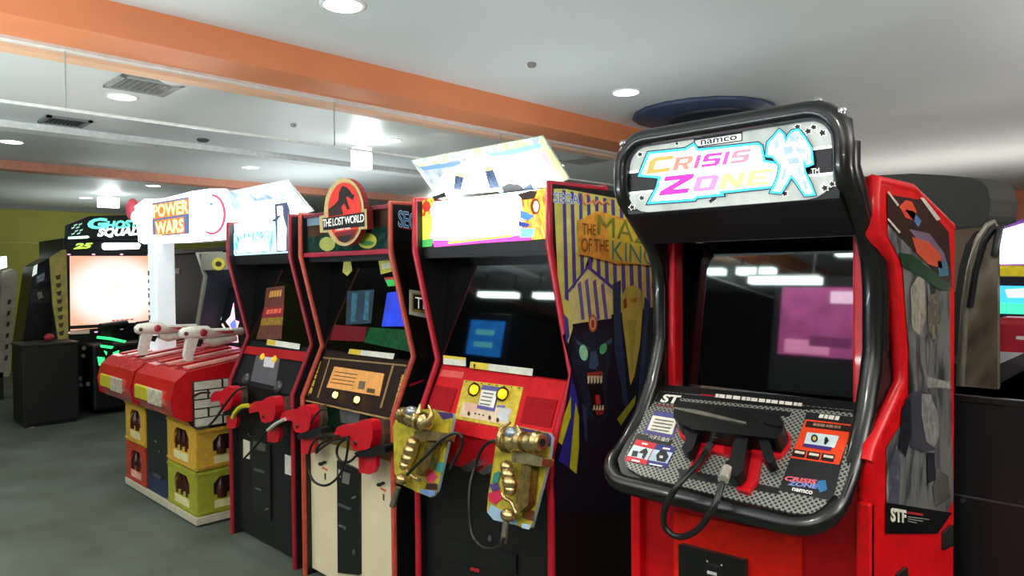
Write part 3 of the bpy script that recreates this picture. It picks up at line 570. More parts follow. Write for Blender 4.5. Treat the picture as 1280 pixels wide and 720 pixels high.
a.tube(spline([at(x, y_, sx, .005) for x, y_ in ((737, 245), (733, 242), (729, 248), (731, 255), (737, 254), (741, 250), (744, 255), (748, 251), (753, 255), (758, 252), (762, 256))], 5), .0035, rr, 6); a.build('side_lettering', mz)
for k in range(3): MB().lathe((xr-.13-.16*k, Y0+.45, 1.85), (0, 0, 1), [(.03, 0), (.035, .02), (.02, .05), (.008, .055)], m('#b01c2c', .4)).build('roof_knob', mz)

# ================================================================ 4: THE RED CABINET WITH THE BLACK TUBE FRAME
cx0, cx1 = -1.297, -.59
cz = thing('arcade_cabinet', 'large red gun machine with black tube frame and silver pink cyan marquee', 'arcade machine', ((cx0+cx1)/2, 1.85, 0), 'gun game cabinets in the row')
CRED = m('#c80c14', .35, spec=.25); TUBE = m('#0a0a0b', .3, coat=.25)
yz = [(1.85, 0), (1.85, 1.08), (1.87, 1.11), (2.115, 1.24), (2.10, 1.32), (2.03, 1.576), (1.90, 1.645), (1.90, 1.772), (2.19, 1.775), (2.62, 1.685), (2.62, 0)]
for x0, x1 in ((cx0, cx0+.03), (cx1-.03, cx1)):
    yy = yz if x1 == cx1 else [(max(y_, 2.06) if 1.1 < z_ else y_, z_) for y_, z_ in yz]
    sp_ = MB().yzprism(yy, x0, x1, CRED).build('side_panel', cz)
    MB().tube([((x0+x1)/2, y_, z_) for y_, z_ in yy[1:10]], .019, m('#c2101a', .3, spec=.3), 8).build('edge_trim', sp_)
MB().box(cx0+.03, cx1-.03, 2.58, 2.62, 0, 1.70, DARK).build('back_panel', cz)
MB().yzprism([(1.90, 1.745), (2.19, 1.75), (2.60, 1.665), (2.60, 1.64), (1.90, 1.70)], cx0+.03, cx1-.03, DARK).build('roof', cz)
# lower body
MB().box(cx0+.03, cx1-.03, 1.862, 1.90, 0, 1.0, m('#b00a14', .4, spec=.2)).build('front_panel', cz)
MB().box(cx0, cx0+.035, 1.838, 1.87, 0, .98, CRED).build('corner_post', cz, .006); MB().box(cx1-.035, cx1, 1.838, 1.87, 0, .98, CRED).build('corner_post', cz, .006)
fp = PY(1.862)
MB().pprism([(842, 640), (1002, 672), (1004, 900), (843, 900)], fp, .008, m('#dc1c10', .4, spec=.2)).build('brighter_red_panel', cz, .004)  # brighter red-orange panel, slightly proud of the front
dr = MB().pprism([(848, 680), (931, 701), (933, 860), (849, 830)], fp, .018, m('#0c0d0d', .35), .008, side=m('#2c2d2a', .4)).build('coin_door', cz, .005)
a = MB()
for q in ([(883, 700), (885, 700.6), (885, 703), (883, 702.4)], [(901, 705), (903, 705.6), (903, 708), (901, 707.4)], [(884, 713), (896, 716), (896, 720), (884, 717)]): a.dec(q, fp, .0275, m('#cfd0cc', .4))
a.pprism([(884, 704), (901, 708), (901, 711), (884, 707)], fp, .006, m('#26282a', .3), .026); a.build('coin_slot', dr)
# black tube loop
TX0, TX1 = -1.275, -.632
side_path = [(1.775, 1.86), (1.775, 1.80), (1.79, 1.77), (1.86, 1.705), (1.945, 1.625), (1.972, 1.575), (1.985, 1.50), (1.985, 1.34), (1.965, 1.275), (1.93, 1.19), (1.87, 1.10), (1.80, 1.035), (1.75, 1.0)]
rc = .085
def corner(xc, zc, a0, a1, y_=1.775, n=6): return [(xc+rc*math.cos(q), y_, zc+rc*math.sin(q)) for q in [a0+(a1-a0)*i/n for i in range(n+1)]]
ZT = 1.945
loop = corner(TX1-rc, ZT-rc, math.pi/2, 0)+[(TX1, y_, z_) for y_, z_ in side_path[1:]]
v0 = np.array([0, 1.665, .945]); vd = np.array([0, 1.95, 1.175])-np.array([0, 1.66, .965]); vd /= np.linalg.norm(vd)
def ccorner(xc, s, a0, a1, n=6):
    out = []
    for i in range(n+1):
        q = a0+(a1-a0)*i/n; pnt = v0+vd*(rc-rc*math.sin(-q)); out.append((xc+rc*math.cos(q), pnt[1], pnt[2]))
    return out
loop += ccorner(TX1-rc, 1, 0, -math.pi/2)+ccorner(TX0+rc, 1, -math.pi/2, -math.pi)
loop += [(TX0, y_, z_) for y_, z_ in side_path[:0:-1]]+corner(TX0+rc, ZT-rc, math.pi, math.pi/2)
MB().tube(loop, .026, TUBE, 12, True).build('tube_frame', cz)
for xs in (TX0, TX1): MB().tube([(xs+.0, 1.80, 1.86), (xs, 1.80, 1.80), (xs, 1.885, 1.70), (xs, 1.985, 1.60), (xs, 2.01, 1.50), (xs, 2.01, 1.34)], .03, m('#0f0f11', .3), 10).build('frame_backing', cz)
MB().lathe((TX0+.02, 1.775, ZT-.01), (0, -1, 0), [(.010, 0), (.010, .028), (.004, .032)], CHROME).build('frame_bolt', cz); MB().lathe((TX1-.06, 1.775, ZT+.02), (0, 0, 1), [(.012, 0), (.011, .007), (.004, .01)], CHROME).build('frame_bolt', cz); MB().lathe((TX1-.01, 1.775, ZT-.03), (.5, -.3, 1), [(.012, .012), (.011, .026), (.004, .03)], CHROME).build('frame_bolt', cz)
# marquee box
MB().yzprism([(1.785, 1.725), (1.785, 1.93), (1.87, 1.93), (1.93, 1.76), (1.95, 1.64), (1.90, 1.64)], TX0+.012, TX1-.012, m('#101013', .4)).build('marquee_box', cz, .01)
mp_ = PY(1.782)
def rr_(x0, x1, z0, z1, r, y_, n=5):
    out = []
    for xc, zc, a0 in ((x1-r, z1-r, 0), (x0+r, z1-r, .5), (x0+r, z0+r, 1), (x1-r, z0+r, 1.5)):
        out += [(xc+r*math.cos((a0+.5*i/n)*math.pi), y_, zc+r*math.sin((a0+.5*i/n)*math.pi)) for i in range(n+1)]
    return out
mo = MB().prism([(x, y_, z) for x, y_, z in rr_(TX0+.018, TX1-.018, 1.728, 1.925, .07, 1.784)], (0, -.006, 0), METALART).build('marquee', cz)
mt, nt, b = METALART, METALART.node_tree, METALART.node_tree.nodes['Principled BSDF']
nt.links.new([n for n in nt.nodes if n.type == 'VALTORGB'][0].outputs[0], b.inputs['Emission Color']); b.inputs['Emission Strength'].default_value = .6
mp_ = PY(1.778); a = MB(); wt = glow('#ffffff', 1.3)
a.dec([(779, 217), (1046, 183), (1047, 215), (779, 241)], mp_, .001, m('#1a1b1f', .35, emit=.1))
for q in ([(779, 215), (1046, 181), (1046, 184), (779, 218)], [(779, 241), (1047, 214.5), (1047, 217), (779, 243.5)]): a.dec(q, mp_, .0018, wt)
a.dec([(867, 174), (928, 165), (928, 176), (868, 185)], mp_, .0015, m('#15161a', .4)); a.dec([(869, 176), (926.5, 167), (926.5, 175), (869.5, 183)], mp_, .0022, glow('#e2e6e0', .7))
a.text('namco', [(876, 181), (921, 174.5), (921, 169), (876, 175.5)], mp_, .003, m('#2a2d30', .4), 0, .02)
def star(cx, cy, r):
    q = [(cx+r*(1 if k % 2 else .55)*math.cos(k*math.pi/5)*(1+.2*random.random()), cy+r*(1 if k % 2 else .55)*math.sin(k*math.pi/5)) for k in range(10)]
    a.dec([(cx+1.35*(x-cx), cy+1.25*(y_-cy)) for x, y_ in q], mp_, .0022, glow('#e8ece8', .8)); a.dec(q, mp_, .003, m('#08090a', .5))
for s_ in ((800, 193, 3.6), (846, 179.5, 2.6), (802, 247.5, 3.8), (790, 259, 3.6), (997, 158.5, 4), (1010, 164, 4.5), (1017, 159, 4), (1028, 166, 4.8), (1031, 235, 4.6), (1040, 230, 4), (981, 242, 4), (891, 249, 3.5), (834, 179, 2)): star(*s_)
a.dec([(884, 252), (892, 246), (897, 244), (895, 249), (888, 254), (886, 251)], mp_, .0032, m('#08090a', .5))
a.build('marquee_plate_print', mo)
a = MB(); K = m('#0c0d14', .4); CY = glow('#35b8ec', 1.4); WW = glow('#fdfcff', 2.0)
# logo backing: dark, cyan, white
back = [(800, 219), (811, 192), (857, 187), (867, 181), (872, 188), (947, 180), (951, 183), (955, 202), (976, 205), (976, 232), (900, 240), (902, 243), (870, 246), (868, 249), (812, 253), (822, 234), (825, 221)]
def grow(q, d):
    cx = sum(x for x, _ in q)/len(q); n = len(q); out = []; ar = sum(q[i][0]*q[(i+1) % n][1]-q[(i+1) % n][0]*q[i][1] for i in range(n))
    sg = 1 if ar > 0 else -1
    for i in range(n):
        e1 = np.array(q[i])-np.array(q[i-1]); e2 = np.array(q[(i+1) % n])-np.array(q[i]); e1 = e1/np.linalg.norm(e1); e2 = e2/np.linalg.norm(e2)
        nn = np.array([e1[1]+e2[1], -e1[0]-e2[0]])*sg; l = np.linalg.norm(nn)
        nn = nn/l*min(2.0, 2/max(l, .3)) if l > 1e-6 else nn; out.append(tuple(np.array(q[i])+nn*d))
    return out
a.dec(grow(back, 3.4), mp_, .0035, K); a.dec(grow(back, 2.0), mp_, .0043, CY); a.dec(grow(back, -1.2), mp_, .0051, WW)
cols1 = ['#f79048', '#f5786a', '#ee4a94', '#e8389c', '#ee4a9a', '#f27a8a']
LET = {'C': [(0, 0), (1, 0), (1, .26), (.3, .26), (.3, .74), (1, .74), (1, 1), (.18, 1), (0, .8)], 'I': [(0, 0), (1, 0), (1, 1), (0, 1)],
    'R': [(0, 0), (.3, 0), (.3, .36), (.46, .36), (.68, 0), (1, 0), (.76, .38), (1, .46), (1, .84), (.86, 1), (0, 1)],
    'S': [(0, 0), (.84, 0), (1, .14), (1, .6), (.3, .6), (.3, .76), (1, .76), (1, 1), (.16, 1), (0, .86), (0, .4), (.7, .4), (.7, .24), (0, .24)],
    'Z': [(0, 0), (1, 0), (1, .26), (.44, .26), (1, .76), (1, 1), (0, 1), (0, .74), (.56, .74), (0, .24)], 'O': [(.16, 0), (1, 0), (1, .84), (.84, 1), (0, 1), (0, .16)],
    'N': [(0, 0), (.3, 0), (.3, .56), (.7, 0), (1, 0), (1, 1), (.7, 1), (.7, .44), (.3, 1), (0, 1)], 'E': [(0, 0), (1, 0), (1, .22), (.3, .22), (.3, .4), (.85, .4), (.85, .6), (.3, .6), (.3, .78), (1, .78), (1, 1), (0, 1)]}
HOLE_ = {'R': [(.3, .56), (.7, .56), (.7, .78), (.3, .78)], 'O': [(.3, .26), (.7, .26), (.7, .74), (.3, .74)]}
def letters(word, x0, x1, ybl, ybr, h, cols, shear, off=.006):
    wd = [1.25 if c in 'CZ' and i == 0 else (.36 if c == 'I' else 1.0) for i, c in enumerate(word)]; tot = sum(wd); u = 0
    for c, wv, cl in zip(word, wd, cols):
        u0, u1 = u/tot, (u+wv-.14)/tot; u += wv
        hh = h*(1.22 if (c in 'CZ' and u0 == 0) else 1); xa, xb = x0+(x1-x0)*u0, x0+(x1-x0)*u1; ya, yb_ = ybl+(ybr-ybl)*u0, ybl+(ybr-ybl)*u1; s_ = hh*shear
        Q_ = lambda l: [(xa+(xb-xa)*p+s_*q, ya+(yb_-ya)*p-hh*q) for p, q in l]
        a.dec(Q_(LET[c]), mp_, off, glow(cl, 1.0))
        if c in HOLE_: a.dec(Q_(HOLE_[c]), mp_, off+.0007, WW)
letters('CRISIS', 807, 938, 218, 202, 17, cols1, .30); letters('ZONE', 823, 964, 245, 230, 20, ['#e02a9a', '#f07ab0', '#f7b07a', '#f4d87a'], .35)
a.build('logo', mo)
a = MB()
body_ = [(958, 195), (960, 178), (968, 170), (974, 163), (980, 168), (982, 178), (985, 170), (990, 164), (998, 162), (1006, 172), (1014, 185), (1016, 205), (1008, 208), (1004, 198), (1006, 215), (1014, 232), (1018, 243), (1006, 244), (994, 226), (989, 220), (982, 232), (976, 241), (964, 240), (972, 222), (975, 208), (966, 196)]
a.dec(grow(body_, 2.6), mp_, .0070, K); a.dec(grow(body_, 1.4), mp_, .0078, CY); a.dec(grow(body_, -1.6), mp_, .0086, WW)
dk = m('#a4bccc', .5, emit=.45)
for q in ([(986, 170), (994, 166), (1000, 172), (997, 178), (988, 178)], [(966, 178), (972, 172), (975, 182), (969, 188)], [(978, 184), (990, 182), (992, 190), (980, 196)], [(994, 184), (1006, 186), (1008, 192), (998, 192)], [(984, 198), (998, 196), (1000, 204), (986, 206)], [(978, 212), (984, 208), (982, 220), (975, 232)], [(994, 210), (1000, 208), (1004, 220), (1000, 224)], [(1002, 226), (1007, 224), (1011, 236), (1006, 238)], [(1008, 194), (1012, 194), (1012, 202), (1009, 203)], [(970, 228), (974, 226), (972, 236), (968, 237)]):
    a.dec(q, mp_, .0093, dk)
a.build('soldier_figure_print', mo)
a = MB().text('TM', [(1014, 217), (1024, 216), (1024, 210), (1014, 211)], mp_, .003, wt).build('lettering', mo)
# screen opening
MB().box(cx0+.03, cx0+.045, 1.97, 2.45, 1.10, 1.66, BLACK).build('inner_wall', cz); MB().box(cx1-.045, cx1-.03, 1.97, 2.45, 1.10, 1.66, BLACK).build('inner_wall', cz)
for x0, x1 in ((-1.281, -1.228), (-.686, -.648)): MB().box(x0, x1, 1.99, 2.045, 1.17, 1.66, m('#b5101c', .3, coat=.3)).build('screen_post', cz, .008)
CG = ((2.104, 1.66), (2.060, 1.16))
MB().yzprism([(CG[0][0], CG[0][1]), CG[1], (CG[1][0]+.012, CG[1][1]), (CG[0][0]+.012, CG[0][1])], -1.24, -.68, GLASS).build('monitor_glass', cz)
MB().box(-1.25, -.67, 1.97, 2.06, 1.14, 1.185, BLACKG).build('screen_sill', cz, .006)
# console
CON = slope(1.66, .965, 1.95, 1.175)
outline = [(818, 488), (1078, 514), (1062, 585), (1048, 625), (1036, 638), (1020, 643), (990, 641), (900, 620), (800, 594), (784, 584), (780, 574), (786, 560), (800, 530)]
con = MB().pprism([(822, 480), (1085, 504), (1068, 590), (1052, 632), (1036, 648), (1015, 652), (900, 632), (795, 604), (776, 590), (772, 574), (782, 553), (800, 520)], CON, .03, m('#101113', .4), -.034).build('console_tray', cz)
MB().pprism(outline, CON, .006, PERF, -.002).build('console_plate', cz)
a = MB(); kk = m('#121314', .4)
a.dec([(824, 490), (1040, 512), (1006, 512), (851, 497.5), (849, 501), (990, 515), (986, 521), (842, 505.5), (818, 502)], CON, .0050, kk); a.dec([(823, 489), (1076, 514.5), (1076, 517), (822, 491)], CON, .0054, kk)
a.dec([(819, 513), (850, 518), (842, 548), (803, 541)], CON, .0050, m('#4a4a86', .4)); 
a.dec([(809, 544), (841, 550), (828, 584), (781, 574), (796, 541)], CON, .0050, kk)
a.dec([(1008, 515), (1066, 521), (1041, 626), (973, 613), (1004, 530)], CON, .0050, m('#1d1e1f', .4))
a.dec([(846, 585), (975, 610), (974, 614), (848, 590)], CON, .0050, kk); a.dec([(850, 586), (975, 610), (973, 618), (848, 596)], CON, .0052, kk)
a.text('ST', [(825.5, 502), (846, 504.5), (851, 495), (831, 493)], CON, .0065, m('#e6e4da', .4), 0, .04)
a.dec([(820, 505), (843, 508), (842.5, 509.5), (819.5, 506.5)], CON, .0065, m('#7a1420', .4)); a.dec([(822, 508.5), (840, 511), (839.5, 512), (821.5, 509.5)], CON, .0065, m('#8c8a86', .4))
a.bars([(894, 496.5), (1003, 508), (1004, 504), (895, 492)], CON, .0065, m('#d8d2ca', .4), 14)
a.dec([(876, 492), (893, 494), (893, 496), (876, 494)], CON, .0065, m('#8a1420', .4)); a.build('console_print', cz)
a = MB().pprism([(816, 519), (846, 524), (840, 543), (809, 537)], CON, .003, m('#e4dfd0', .5), .005)
for k in range(4): a.dec([(819-k*1.8, 523+k*4), (842-k*1.8, 526.5+k*4), (841.6-k*1.8, 528+k*4), (818.6-k*1.8, 524.5+k*4)], CON, .0095, m('#6a6a6c', .6))
a.build('notice_card', cz)
a = MB()
a.text('ペダル操作', [(810, 548), (836, 553), (837.5, 548), (812, 544)], CON, .0065, m('#d8d6cc', .4), 0, .01)
a.dec([(796, 549), (821, 554.5), (807, 581), (781, 575)], CON, .006, m('#c81c2c', .4)); a.dec([(821, 554.5), (845, 559), (833, 585), (808, 581)], CON, .006, m('#2c2f78', .4))
a.dec([(792, 556), (816, 561.5), (809, 575), (784, 569.5)], CON, .0070, m('#c4d4da', .4)); a.dec([(817, 561.5), (841, 566), (834, 579.5), (810.5, 575)], CON, .0070, m('#b4c6d6', .4))
a.dec([(791, 563), (798, 564), (796, 571), (789, 570)], CON, .0080, kk); a.dec([(803, 562), (808, 560), (810, 565), (805, 574), (802, 572), (804, 567), (798, 566)], CON, .0080, kk)
a.dec([(826, 562), (833, 564), (836, 571), (831, 578), (821, 576), (820, 569)], CON, .0080, kk); a.dec([(825, 569), (829, 570), (828, 573), (824, 572)], CON, .0085, m('#c4d4da', .4))
for q in ([(803, 553), (810, 554.5), (809, 556.5), (802, 555)], [(829, 559), (838, 560.5), (837, 562.5), (828, 561)], [(790, 574), (800, 576), (799, 578), (789, 576)], [(812, 579), (828, 582), (827, 583.5), (811.5, 580.5)]): a.dec(q, CON, .0080, m('#e8e0dc', .4))
a.build('pedal_card', cz)
a = MB(); a.dec([(1007, 524), (1066, 531), (1049, 581), (988, 572)], CON, .006, m('#d8401c', .4)); a.dec([(1008.5, 526), (1064, 532.5), (1062, 540), (1006, 533.5)], CON, .0068, m('#2a1612', .4))
a.dec([(1009, 540), (1049, 545), (1043, 560), (1005, 554)], CON, .0068, m('#bccdd0', .4)); a.dec([(1005, 554), (1040, 559), (1038, 563.5), (1003, 558)], CON, .0076, m('#3a2a70', .4))
a.pell(1018, 548, 4.5, 5, CON, .0078, kk, 14); a.pell(1018, 548, 2.4, 2.6, CON, .0084, m('#b8a25a', .4), 12); a.dec([(1031, 547), (1034, 546), (1036, 551), (1032, 556), (1030, 555)], CON, .0078, kk)
for k in range(3): a.dec([(992+k*18, 561+k*2.6), (1008+k*18, 563.4+k*2.6), (1005.5+k*18, 572.5+k*2.6), (989.5+k*18, 570+k*2.6)], CON, .0070, m('#1c1210', .4)); a.dec([(994+k*18, 563+k*2.6), (1006+k*18, 565+k*2.6), (1005+k*18, 568+k*2.6), (993+k*18, 566+k*2.6)], CON, .0080, m('#c8bcae', .4))
a.bars([(1023, 522), (1049, 525.5), (1051, 520.5), (1025, 517.5)], CON, .0065, m('#d8d6cc', .4), 4)
a.bars([(1016, 532), (1051, 536), (1052, 532.5), (1017, 528.5)], CON, .0078, m('#8a6a5a', .4), 7)
a.build('instruction_card', cz)
a = MB(); a.text('CRISIS', [(981, 600), (1020, 605), (1021, 600), (982, 595)], CON, .0065, m('#d8606c', .4), .2, .04); a.text('ZONE', [(985, 606), (1022, 611), (1022, 605.5), (986, 601)], CON, .0065, m('#7a8ac8', .4), .2, .04)
a.dec([(1022, 601), (1032, 600), (1034, 612), (1025, 616), (1021, 608)], CON, .0065, m('#2f6a9a', .4)); a.text('namco', [(990, 613), (1015, 618), (1016, 614), (991, 609.5)], CON, .0065, m('#d8d8d4', .4), 0, .03); a.build('console_logo', cz)
# red moulded gun rest
R2 = m('#c4101c', .35)
a = MB()
a.pprism([(846, 533), (858, 530), (878, 543), (920, 548), (918, 570), (900, 566), (874, 560), (850, 545)], CON, .014, R2, .004)
a.pprism([(960, 560), (968, 545), (982, 538), (988, 543), (987, 555), (976, 569), (966, 572)], CON, .014, R2, .004)
a.pprism([(877, 556), (890, 559), (868, 588), (862, 583)], CON, .014, R2, .004); a.pprism([(934, 565), (952, 568), (947, 600), (942, 606), (935, 615), (920, 611), (926, 596)], CON, .014, R2, .004)
a.pprism([(905, 553), (966, 562), (965, 576), (905, 568)], CON, .014, R2, .004); a.build('gun_rest', cz, .004)
# right side print
sx = PX(cx1); a = MB()
a.dec([(1109, 243), (1152, 250), (1186, 290), (1190, 560), (1192, 625), (1172, 667), (1108, 667), (1108, 559), (1136, 515), (1136, 440), (1128, 330), (1110, 295)], sx, .002, SOLDIERS)
a.dec([(1109, 243), (1152, 250), (1186, 290), (1190, 360), (1128, 300), (1110, 280)], sx, .0028, m('#2c1a1a', .25))
for q, c in (([(1124, 258), (1132, 250), (1140, 252), (1146, 264), (1142, 276), (1132, 272)], '#c8442c'), ([(1140, 296), (1160, 302), (1176, 318), (1178, 336), (1160, 330), (1146, 316)], '#c24a30'), ([(1131, 262), (1142, 264), (1152, 276), (1148, 284)], '#4a6a9a'), ([(1136, 286), (1162, 292), (1180, 316), (1186, 336), (1170, 334), (1150, 304)], '#6a5a70'), ([(1172, 326), (1184, 328), (1186, 344), (1174, 346)], '#3c7088')): a.dec(q, sx, .0036 if c != '#6a5a70' else .0032, m(c, .3))
a.dec([(1124, 316), (1140, 318), (1184, 354), (1188, 364), (1178, 364), (1128, 332)], sx, .0040, m('#123a26', .25))
for q in ([(1150, 247), (1155, 247), (1176, 274), (1171, 276)], [(1109, 240), (1111, 239), (1124, 256), (1122, 258)], [(1109, 274), (1111, 273), (1126, 290), (1124, 292)]): a.dec(q, sx, .0038, m('#c8c0b2', .3))
# soldier silhouettes: helmet, shoulders, rifle
for q, c in (([(1132, 500), (1138, 492), (1150, 488), (1163, 492), (1171, 510), (1174, 545), (1168, 562), (1152, 566), (1138, 560), (1130, 535)], '#3c3b46'), ([(1152, 492), (1163, 493), (1171, 512), (1174, 545), (1168, 560), (1158, 552), (1152, 520)], '#7f7c7a'), ([(1128, 510), (1138, 494), (1140, 540), (1132, 572), (1124, 560)], '#1d1e26'),
             ([(1158, 566), (1168, 566), (1170, 600), (1160, 604)], '#26262e'), ([(1112, 580), (1120, 560), (1126, 575), (1124, 632), (1112, 632)], '#4a4c58'), ([(1172, 585), (1186, 596), (1188, 622), (1170, 634), (1166, 610)], '#55524e'), ([(1138, 360), (1148, 344), (1156, 350), (1158, 395), (1150, 420), (1140, 410)], '#8e887c'), ([(1160, 370), (1172, 366), (1176, 400), (1168, 430), (1160, 410)], '#5c564e'), ([(1156, 470), (1188, 478), (1188, 486), (1160, 484)], '#8f8c86')):
    a.dec(q, sx, .0034 if c == '#3c3b46' else .0040, m(c, .25, var=.4, scale=40))
a.dec([(1108, 628), (1190, 641), (1172, 667), (1108, 667)], sx, .0048, m('#0d0d10', .25)); a.build('side_artwork', cz)
a = MB(); a.text('STF', [(1114, 651), (1132.5, 653), (1132.5, 638.5), (1114, 635.5)], sx, .0058, m('#d8d4c4', .4), 0, .05); a.dec([(1134, 639), (1154, 642), (1154, 645), (1134, 642)], sx, .0058, m('#a01c24', .4))
for k in range(3): a.dec([(1135, 645.5+k*2.6), (1162-k*8, 649+k*2.2), (1162-k*8, 650+k*2.2), (1135, 646.5+k*2.6)], sx, .0058, m('#8a8884', .4))
a.build('side_lettering', cz)
a = MB().pprism([(1181, 666), (1192, 656), (1192, 682), (1181, 688)], sx, .01, m('#1c1d1a', .4)).build('side_handle', cz, .003); MB().pprism([(1124, 718), (1135, 709), (1135, 740), (1124, 740)], sx, .01, m('#1c1d1a', .4)).build('side_handle', cz, .003)

# ---------------------------------------------------------------- guns
def pick(l, sx_, ox, oy): return [(ox+x/sx_, oy+y_/sx_) for x, y_ in l]
# black submachine gun lying on the console
sm = thing('submachine_gun', 'black replica submachine gun lying on the grey console of the red machine', 'toy gun', tuple(at(915, 540, CON)), None)
GB = m('#060607', .38, var=.3, spec=.35); Q = lambda l: pick(l, 4.8, 820, 490)
MB().pprism(Q([(108, 75), (250, 75), (400, 90), (560, 118), (640, 140), (735, 150), (765, 200), (760, 230), (720, 280), (640, 270), (560, 262), (440, 250), (330, 236), (225, 225), (130, 180), (105, 150)]), CON, .05, GB, .022).build('receiver', sm, .007)
MB().pprism(Q([(110, 90), (250, 108), (480, 165), (540, 180), (535, 190), (240, 130), (110, 100)]), CON, .006, m('#8a857a', .25, .7), .0715).build('rail', sm)
MB().pprism(Q([(480, 240), (556, 255), (520, 470), (480, 510), (398, 478), (412, 430), (440, 400)]), CON, .035, GB, .028).build('magazine', sm, .006)
MB().pprism(Q([(150, 175), (215, 230), (262, 228), (215, 350), (190, 365), (150, 340), (165, 310), (180, 290)]), CON, .032, GB, .028).build('pistol_grip', sm, .008)
MB().pprism(Q([(610, 265), (672, 275), (715, 400), (690, 428), (650, 415)]), CON, .034, GB, .028).build('front_grip', sm, .01)
MB().pprism(Q([(560, 100), (640, 118), (740, 140), (770, 190), (735, 205), (640, 180)]), CON, .05, m('#0b0b0d', .35, spec=.35), .03).build('barrel_shroud', sm, .008)
MB().tube([at(*Q([(310, 245)])[0], CON, .045), at(*Q([(350, 275)])[0], CON, .045), at(*Q([(420, 275)])[0], CON, .045), at(*Q([(470, 245)])[0], CON, .045)], .007, GB).build('trigger_guard', sm)
cb = MB().tube(spline([at(882, 566, CON, .03), at(872, 580, CON, .05), at(848, 606, CON, .07), np.array(at(832, 634, PY(1.60))), np.array(at(831, 658, PY(1.62))), np.array(at(848, 671, PY(1.62))), np.array(at(872, 662, PY(1.60))), np.array(at(893, 632, PY(1.59))), at(904, 600, CON, .06), at(908, 590, CON, .045)], 8), .0085, m('#141414', .4), 8).build('cable', sm)
MB().tube([at(883, 564, CON, .028), at(888, 556, CON, .02)], .011, STEEL, 10).build('cable_collar', cb); MB().tube([at(904, 600, CON, .07), at(909, 586, CON, .06)], .014, m('#b5b0a4', .4, .5), 10).build('cable_collar', cb)

# red pistols in holsters: traced from the right one on the dinosaur machine
GP = PY(Y0-.06); base = at(440, 555, GP)
def pistol(label):
    t = thing('light_gun', label, 'toy gun', tuple(base), 'red pistols in the holsters')
    G = lambda l: pick(l, 5.146, 370, 480); rd = m('#c50f24', .35, coat=.2)
    MB().pprism(G([(245, 320), (262, 280), (300, 262), (340, 262), (360, 270), (400, 240), (440, 228), (480, 238), (492, 300), (490, 350), (475, 410), (440, 425), (400, 430), (365, 420), (350, 380), (345, 345), (320, 335), (280, 345), (255, 350)]), GP, .05, rd, -.02).build('gun_body', t, .012, 3)
    MB().pprism(G([(375, 440), (560, 388), (572, 400), (572, 440), (500, 466), (385, 472)]), GP, .055, m('#0c0c0d', .5), -.03).build('holster_strap', t, .006)
    MB().pprism(G([(402, 470), (515, 462), (516, 530), (500, 570), (470, 582), (405, 570)]), GP, .02, rd, -.02).build('holster_tab', t, .006)
    MB().pprism(G([(495, 235), (560, 230), (575, 330), (565, 390), (500, 420), (492, 350)]), GP, .03, m('#4a3a2c', .6, var=.5), -.05).build('holster_back', t, .006)
    MB().lathe(at(*G([(383, 378)])[0], GP, .03), GP[1], [(.012, 0), (.012, .004), (.008, .006)], m('#3a0a10', .4)).build('screw', t)
    return t
def dup(root, shift, label):
    r = root.copy(); COL.objects.link(r); r.location = tuple(np.array(root.location)+np.array(shift)); r['label'] = label
    for c in list(root.children):
        k = c.copy(); COL.objects.link(k); k.parent = r
        for g in c.children: h = g.copy(); COL.objects.link(h); h.parent = k
    return r
pz = pistol('red pistol on the right of the white dinosaur machine front')
def mv(px_, py_): return at(px_, py_, GP)-base
# sit each copy at the same height and depth, moved along the row
gl_ = dup(pz, (at(369, 527, GP)[0]-at(440, 555, GP)[0], 0, 0), 'red pistol on the left of the dinosaur machine, by the dark cabinet')
g2 = dup(pz, (at(328, 520, GP)[0]-at(440, 555, GP)[0], 0, 0), 'red pistol in the middle of the dark machine, with a yellow barrel cord')
g1 = dup(pz, (at(278, 503, GP)[0]-at(440, 555, GP)[0], 0, 0), 'red pistol overlapping the white brick panel of the crate machine')
def cord(root, pts, mat=m('#0d0d0e', .4), r=.006, name='cord'):
    return MB().tube(spline(pts, 8), r, mat, 8).build(name, root)
GQ = lambda l, off=0.0: [at(x, y_, GP, off) for x, y_ in l]
cord(pz, GQ([(424, 545), (404, 545), (390, 556), (385, 580), (391, 600), (406, 607), (421, 598), (431, 580), (435, 556), (434, 545)], .05)); cord(pz, GQ([(434, 548), (424, 555), (421, 567), (427, 577), (437, 577), (445, 570)], .04)); cord(pz, GQ([(436, 546), (415, 552), (402, 560), (395, 566), (400, 556), (415, 548)], .045))
cord(gl_, GQ([(388, 530), (394, 520), (402, 512), (409, 512)], .05), r=.005); cord(gl_, GQ([(356, 524), (345, 530), (335, 538)], .04), m('#b9b2a8', .4), .01); cord(gl_, GQ([(335, 538), (324, 552), (312, 566), (304, 574)], .04))
cord(g2, GQ([(310, 507), (301, 509), (294, 516), (291, 522)], .04), m('#c8c22c', .4), .013); cord(g2, GQ([(318, 525), (311, 535), (312, 545), (322, 546)], .03), r=.005)
cord(g1, GQ([(306, 485), (298, 487), (288, 497), (280, 508), (268, 525), (258, 534), (248, 536), (238, 530), (233, 518), (234, 506), (241, 496), (252, 491), (262, 491)], .06), r=.007)

